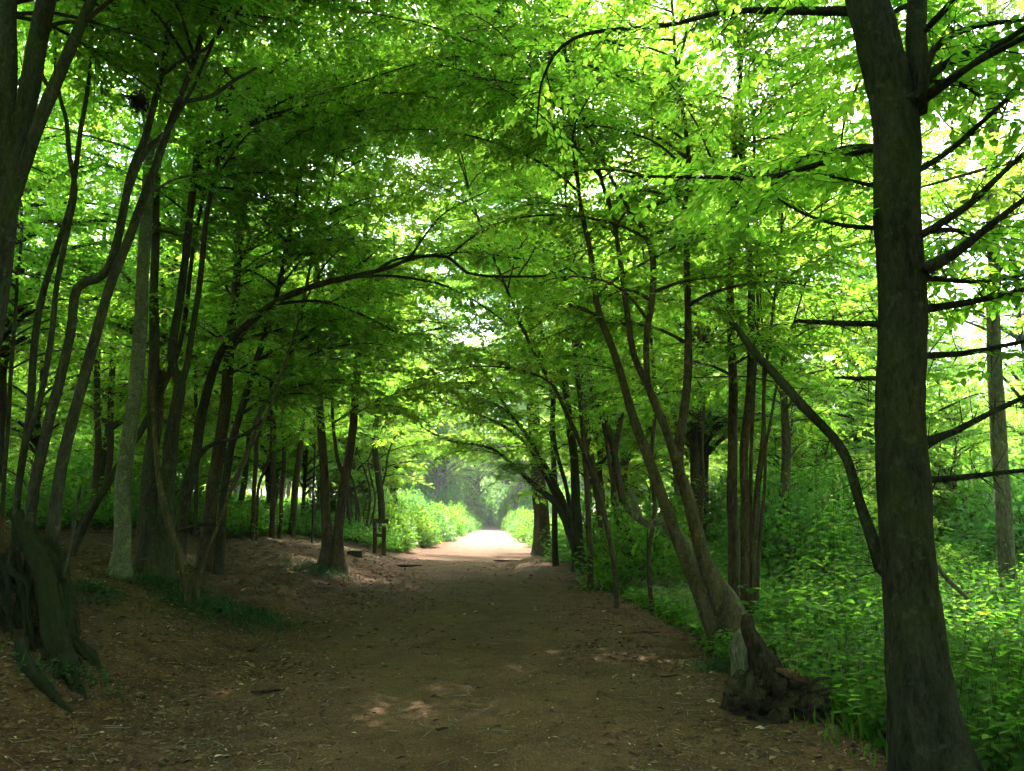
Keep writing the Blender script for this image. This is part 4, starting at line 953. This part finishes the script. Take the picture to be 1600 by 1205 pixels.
# ------------------------------------------------------------------ bushes along the far path
def proto_bush(seed, mat, leaf=.14, n=5200):
    global rng
    keep = rng; rng = np.random.default_rng(seed)
    root = empty('bush', (0, 0, 0), 'bush', 'bush')
    mb = MB(); 
    for k in range(9):
        a = rng.uniform(0, 6.28); t = np.array([math.cos(a) * rng.uniform(.2, .9), math.sin(a) * rng.uniform(.2, .9), rng.uniform(1.2, 2.0)])
        tube(mb, [(t[0] * .1, t[1] * .1, -.2), t * [.4, .4, .5], t], [.03, .02, .006], 5, .5)
    mb.build('stem', [BARK_BROWN], root)
    d = rng.normal(0, 1, (n, 3)); d[:, 2] = np.abs(d[:, 2]) * 1.0 - .12; d /= np.linalg.norm(d, axis=1)[:, None]
    q = rng.random(n) ** .35
    lump = 1 + .55 * vnoise(d[:, 0] * 2.4 + seed, d[:, 1] * 2.4 + d[:, 2] * 2.2, seed) + .35 * vnoise(d[:, 0] * 6, d[:, 1] * 6 + d[:, 2] * 5, seed + 1)
    p = d * (q * lump)[:, None] * [1.35, 1.35, 2.0]; p[:, 2] = np.maximum(p[:, 2], .02)
    dr = d + rng.normal(0, .5, (n, 3)); dr[:, 2] -= .25; nm = np.stack([rng.normal(0, .35, n), rng.normal(0, .35, n), np.ones(n)], 1) + d * .4
    cr = MB(); leaves(cr, p, dr, nm, leaf * rng.uniform(.6, 1.25, n), 0, False, np.clip(.5 + vnoise(p[:, 0] * 2, p[:, 1] * 2 + p[:, 2] * 2, 5) + rng.normal(0, .2, n), 0, .98), broad=1.1)
    cr.build('foliage', [mat], root)
    rng = keep
    return root
LEAF_BUSH = leafmat('leaf bush', (0.045, 0.11, 0.03), (0.095, 0.19, 0.05), (0.14, 0.4, 0.04), (0.3, 0.56, 0.08), .4, .35)
BP = [proto_bush(31, LEAF_LOW), proto_bush(32, LEAF_BUSH), proto_bush(33, LEAF_HOLLY, .16)]
bused = [False] * 3
def bush(k, x, y, sc, rz, label, group=None):
    if not bused[k]: o = BP[k]; bused[k] = True
    else: o = copy_tree(BP[k])
    o.location = (x, y, float(H(x, y)) - .05); o.scale = sc; o.rotation_euler = (0, 0, rz); tag(o, label, 'bush', group)
gbl = 'bushes along the left side of the far path'; gbr = 'bushes along the right side of the far path'
for i, y in enumerate(np.linspace(31, 88, 22)):
    bush(i % 2, float(path_c(y)) - 4.2 - .2 * math.sin(i * 2.1) - (.3 if i % 3 == 1 else 0) + .045 * min(y - 31, 45), y, (1.0, 1.1, .80 + .22 * math.sin(i * 1.7)), i * 1.1, 'one of the sunlit bushes in the bank left of the far path', gbl)
for i, y in enumerate(np.linspace(33, 80, 9)):
    bush((i + 1) % 2, float(path_c(y)) - 6.4 - .5 * math.sin(i * 2.7), y, (1.3, 1.4, 1.25), i * 2.3, 'one of the taller bushes behind the left path bank', gbl)
for i, y in enumerate(np.linspace(37, 88, 18)):
    bush(i % 2, float(path_c(y)) + 3.1 + .2 * math.sin(i * 2.4) - .016 * (y - 37), y, (.9, 1.0, .62 + .2 * math.sin(i * 1.3) + (y - 37) * .005), i * 1.9, 'one of the sunlit bushes right of the far path', gbr)
for i, (x, y, sz) in enumerate([(-5.2, 79, 1.7), (-4.6, 85, 2.0), (-4.2, 91, 2.3), (-7.5, 83, 2.6), (-8.5, 76, 2.2), (-6.8, 92, 2.9), (3.8, 79, 1.7), (3.7, 85, 2.0), (3.4, 91, 2.3), (6.6, 84, 2.6), (6.4, 76, 2.2)]):
    bush(i % 2, x + float(path_c(y)) + (.7 if x < 0 else 0), y, (sz * .8, sz * .8, sz), i * 1.4, 'one of the tall bushes closing in on the path beyond the sunlit strip', 'bushes at the far end')
bush(2, float(path_c(92)) - 2.9, 96, (1.2, 1.2, 2.2), .4, 'large dark evergreen bush left of the far end of the path')
for i, (x, y, s) in enumerate([(.6, 114, 1.8), (-2.2, 120, 2.6), (2.6, 122, 2.8), (5, 104, 2.6), (-5.5, 108, 2.8), (0, 130, 4.5), (-3.4, 99, 2.6), (3.6, 98, 2.4), (-1.2, 109, 2.0)]):
    bush(1, x + float(path_c(112)), y, (s, s, s), i * 1.0, 'one of the pale leafy bushes closing the far end of the path', 'bushes at the far end')
for i in range(16):
    y = r2.uniform(24, 48); x = float(path_c(y)) - r2.uniform(9, 24) - (y - 24) * .3
    bush(i % 2, x, y, (1.3, 1.3, r2.uniform(.9, 1.5)), i * 1.3, 'one of the loose leafy shrubs in the wood on the left', 'shrubs in the left wood')
# nearer shrubs in the right wood
for i, (px, py, d, s) in enumerate([(1010, 860, 17, 1.0), (1230, 800, 17, 1.3), (1320, 780, 21, 1.5), (1420, 760, 24, 1.7), (1530, 770, 22, 1.6), (1620, 780, 18, 1.4), (930, 830, 26, 1.1), (1120, 800, 24, 1.5)]):
    p = W(px, py, d); bush(i % 2, p[0], d, (s, s, s), i * 1.7,
         ['leafy shrub behind the slim twisted tree on the right', 'leafy shrub left of the dark mossy limb, behind the pole clump', 'big leafy shrub behind the dark limb of the big trunk', 'big leafy shrub just left of the big dark trunk, far back',
          'big leafy shrub between the big dark trunk and the pale trunk', 'leafy shrub at the right picture edge behind the pale trunk', 'small leafy shrub behind the multi-stemmed tree right of the path', 'leafy shrub seen behind the forked brown leaning tree'][i], 'shrubs in the right wood')

# ------------------------------------------------------------------ the far wood that reads as one mass
mb = MB(); n = 90000; a = rng.uniform(-math.pi, math.pi, n); rr = rng.uniform(85, 170, n) 
hh = 20 + 6 * vnoise(a * 14, rr * .05, 60) + 4 * vnoise(a * 50, rr * .05, 61)
x = np.sin(a) * rr; y = 30 + np.cos(a) * rr
far = (np.abs(x - path_c(y)) > 3) | (y > 135) | (y < 0)
p = np.stack([x, y, H(x, y) + hh * rng.random(n) ** .8], 1)[far]; n = len(p)
leaves(mb, p, rng.normal(0, 1, (n, 3)), np.stack([rng.normal(0, .6, n), rng.normal(0, .6, n), np.ones(n)], 1), rng.uniform(.9, 2.0, n), 0, False, broad=.9)
tag(mb.build('far_wood', [LEAF_FAR]), 'the far-off wood all around, seen as one green mass', 'wood', kind='stuff')

# ------------------------------------------------------------------ small things
def stile():
    b = base(592, 866); d = b[1]
    root = empty('stile', b, 'small weathered wooden stile of two posts and a top rail', 'stile')
    for px, top, bot in ((586, 814, 865), (600, 822, 869)):
        mb = MB(); P0 = W(px, bot, d); P1 = W(px, top, d); w_ = .065
        P0[2] = H(P0[0], P0[1]) - .1
        V = []
        for P in (P0, P1 - [0, 0, .03]):
            V += [P + [-w_, -w_, 0], P + [w_, -w_, 0], P + [w_, w_, 0], P + [-w_, w_, 0]]
        V += [P1 + [-w_ * .7, -w_ * .7, 0], P1 + [w_ * .7, -w_ * .7, 0], P1 + [w_ * .7, w_ * .7, 0], P1 + [-w_ * .7, w_ * .7, 0]]
        q = [[0, 1, 5, 4], [1, 2, 6, 5], [2, 3, 7, 6], [3, 0, 4, 7], [4, 5, 9, 8], [5, 6, 10, 9], [6, 7, 11, 10], [7, 4, 8, 11], [8, 9, 10, 11]]
        mb.add(V, q, 0, smooth=False); mb.build('post', [POSTWOOD], root, b)
    for (x0, x1, yy, h_) in ((580, 607, 814, 7), (587, 599, 836, 5)):
        mb = MB(); A_ = W(x0, yy, d - .1); B_ = W(x1, yy + 1, d - .1); hh = h_ * .5 * d / F; tt = .03
        V = [A_ + [0, -tt, -hh], B_ + [0, -tt, -hh], B_ + [0, -tt, hh], A_ + [0, -tt, hh], A_ + [0, tt, -hh], B_ + [0, tt, -hh], B_ + [0, tt, hh], A_ + [0, tt, hh]]
        mb.add(V, [[0, 1, 2, 3], [5, 4, 7, 6], [3, 2, 6, 7], [1, 0, 4, 5], [1, 5, 6, 2], [4, 0, 3, 7]], 0, smooth=False); mb.build('rail', [POSTWOOD], root, b)
stile()
def block():
    b = base(556, 868); mb = MB(); w_, h_ = .22, .15
    r = np.random.default_rng(5)
    V = np.array([[sx * w_, sy * .16, z] for z in (-.1, h_ * .55, h_) for sx, sy in ((-1, -1), (1, -1), (1, 1), (-1, 1))]) * [1, 1, 1] + r.normal(0, .012, (12, 3))
    q = [[0, 1, 5, 4], [1, 2, 6, 5], [2, 3, 7, 6], [3, 0, 4, 7], [4, 5, 9, 8], [5, 6, 10, 9], [6, 7, 11, 10], [7, 4, 8, 11], [8, 9, 10, 11]]
    mb.add(V, q, 0, smooth=False); o = mb.build('wooden_block', [POSTWOOD]); o.location = tuple(b)
    tag(o, 'low squared block of dark wood beside the path before the stile', 'block')
block()
def log(pts, d0, dd, label, group=None, mat=BARK_DARK, name='fallen_branch', cat='branch', rough=.12, twigs=3):
    P, R = limb_pts(pts, d0, dd)
    if d0 is None: return
    b = P[0].copy(); mb = MB(); P, R = tube(mb, P, R, 8, .05, rough, 0)
    for k in range(twigs):
        i = rng.integers(1, len(P)); v = rng.normal(0, 1, 3); v[2] = abs(v[2]) * .3; prisms(mb, P[i:i + 1], P[i:i + 1] + v / np.linalg.norm(v) * R.mean() * 8, R.mean() * .5, .001)
    o = mb.build(name, [mat], None, b); o.location = tuple(b); tag(o, label, cat, group)
def stick(px, py, ang, L, r, label, mat=BARK_DARK, group='fallen sticks on the path'):
    c = base(px, py); n = 5; t = np.linspace(-.5, .5, n); P = np.stack([c[0] + math.cos(ang) * t * L, c[1] + math.sin(ang) * t * L + .03 * np.sin(t * 5), t * 0], 1)
    P[:, 2] = H(P[:, 0], P[:, 1]) + r * 1.1; mb = MB(); tube(mb, P, np.array([.6, 1, .95, .8, .4]) * r, 7, .03, .2, 0)
    if L > .25: prisms(mb, P[2:3], P[2:3] + [[.05, .06, .03]], r * .5, .001)
    o = mb.build('stick', [mat], None, c); o.location = tuple(c); tag(o, label, 'stick', group)
stick(418, 1083, -.15, .30, .016, 'thick dark stick lying on the path at the lower left', ROT)
stick(272, 1178, 1.2, .17, .005, 'pale curved twig on the ground in the bottom left corner', BARK_LOG)
stick(318, 1165, .1, .24, .005, 'thin pale twig right of the curved twig at the lower left', BARK_LOG)
stick(690, 1141, .05, .09, .010, 'short dark bark piece near the middle of the path bottom', ROT)
stick(1080, 1028, .35, .45, .009, 'thin stick pointing at the foot of the forked leaning tree', BARK_BROWN)
stick(1048, 1058, .1, .22, .010, 'small dark stick right of centre on the path', ROT)
stick(640, 886, .05, .70, .035, 'dark branch piece lying far up the path left of centre', ROT)
stick(790, 878, 0.1, .8, .03, 'dark branch piece lying across the far path before the sunlit part', ROT)
stick(1010, 990, .3, .5, .008, 'thin stick at the leafy right edge of the path', BARK_BROWN)
stick(1240, 1128, .4, .3, .008, 'thin stick in front of the black root stump', BARK_BROWN)
log([(1461, 879, 6), (1478, 903, 7), (1500, 924, 7), (1512, 935, 5)], 8.5, .2, 'pale fallen branch slanting in the sunlit undergrowth right of the big trunk', mat=BARK_LOG)
log([(279, 830, 5), (310, 820, 5), (346, 822, 5)], 13.2, .2, 'thin dark bar of wood propped between two trunks on the left', mat=ROT)
# burl of twigs up in the left trees
c = W(216, 158, 7.9); mb = MB(); k = 420; p = c + rng.normal(0, .045, (k, 3)); v = rng.normal(0, 1, (k, 3)); v /= np.linalg.norm(v, axis=1)[:, None]
prisms(mb, p, p + v * rng.uniform(.03, .11, (k, 1)), .005, .002); o = mb.build('nest', [ROT], None, c); o.location = tuple(c)
tag(o, 'dark tangled clump of twigs lodged high in the left stems', 'nest')
# pile of logs
def pile():
    b = base(412, 812); r = np.random.default_rng(9)
    for k in range(16):
        row = 0 if k < 7 else (1 if k < 12 else 2); i = [k, k - 7, k - 12][row]
        y0 = b[1] + r.uniform(-.25, .25); x0 = b[0] - .45 + (i + .5 * row) * .14; z0 = H(x0, y0) + .07 + row * .10
        a = r.normal(.2, .35); L = r.uniform(.3, .6); t = np.linspace(-.5, .5, 4)
        P = np.stack([x0 + np.cos(a) * t * L, y0 + np.sin(a) * t * L, z0 + t * r.normal(0, .12)], 1)
        mb = MB(); tube(mb, P, np.full(4, r.uniform(.035, .065)), 8, .1, .15, 0)
        o = mb.build('log', [[BARK_DARK, ROT, BARK_LOG][k % 3]], None, P[0]); o.location = tuple(P[0])
        tag(o, 'one of the short logs heaped in a pile left of the path', 'log', 'logs in the pile')
pile()
# ------------------------------------------------------------------ thin haze in the air
hm = bpy.data.materials.new('haze'); hm.use_nodes = True; hn = hm.node_tree; hn.nodes.remove(hn.nodes['Principled BSDF'])
pv = hn.nodes.new('ShaderNodeVolumePrincipled'); pv.inputs['Color'].default_value = (.93, .97, .93, 1); pv.inputs['Density'].default_value = .0009
hn.links.new(pv.outputs[0], hn.nodes['Material Output'].inputs['Volume'])
X0, X1, Y0, Y1, Z0, Z1 = float(gx[0]) - 5, float(gx[-1]) + 5, float(gy[0]) - 60, float(gy[-1]) + 5, float(GZ.min()) - 1, 36.0
mb = MB(); mb.add([[X0, Y0, Z0], [X1, Y0, Z0], [X1, Y1, Z0], [X0, Y1, Z0], [X0, Y0, Z1], [X1, Y0, Z1], [X1, Y1, Z1], [X0, Y1, Z1]],
    [[3, 2, 1, 0], [4, 5, 6, 7], [0, 1, 5, 4], [1, 2, 6, 5], [2, 3, 7, 6], [3, 0, 4, 7]], 0, smooth=False)
tag(mb.build('haze', [hm]), kind='stuff', label='faint pale haze in the forest air', cat='haze')
print('verts', sum(len(m.vertices) for m in bpy.data.meshes), 'objects', len(bpy.data.objects))
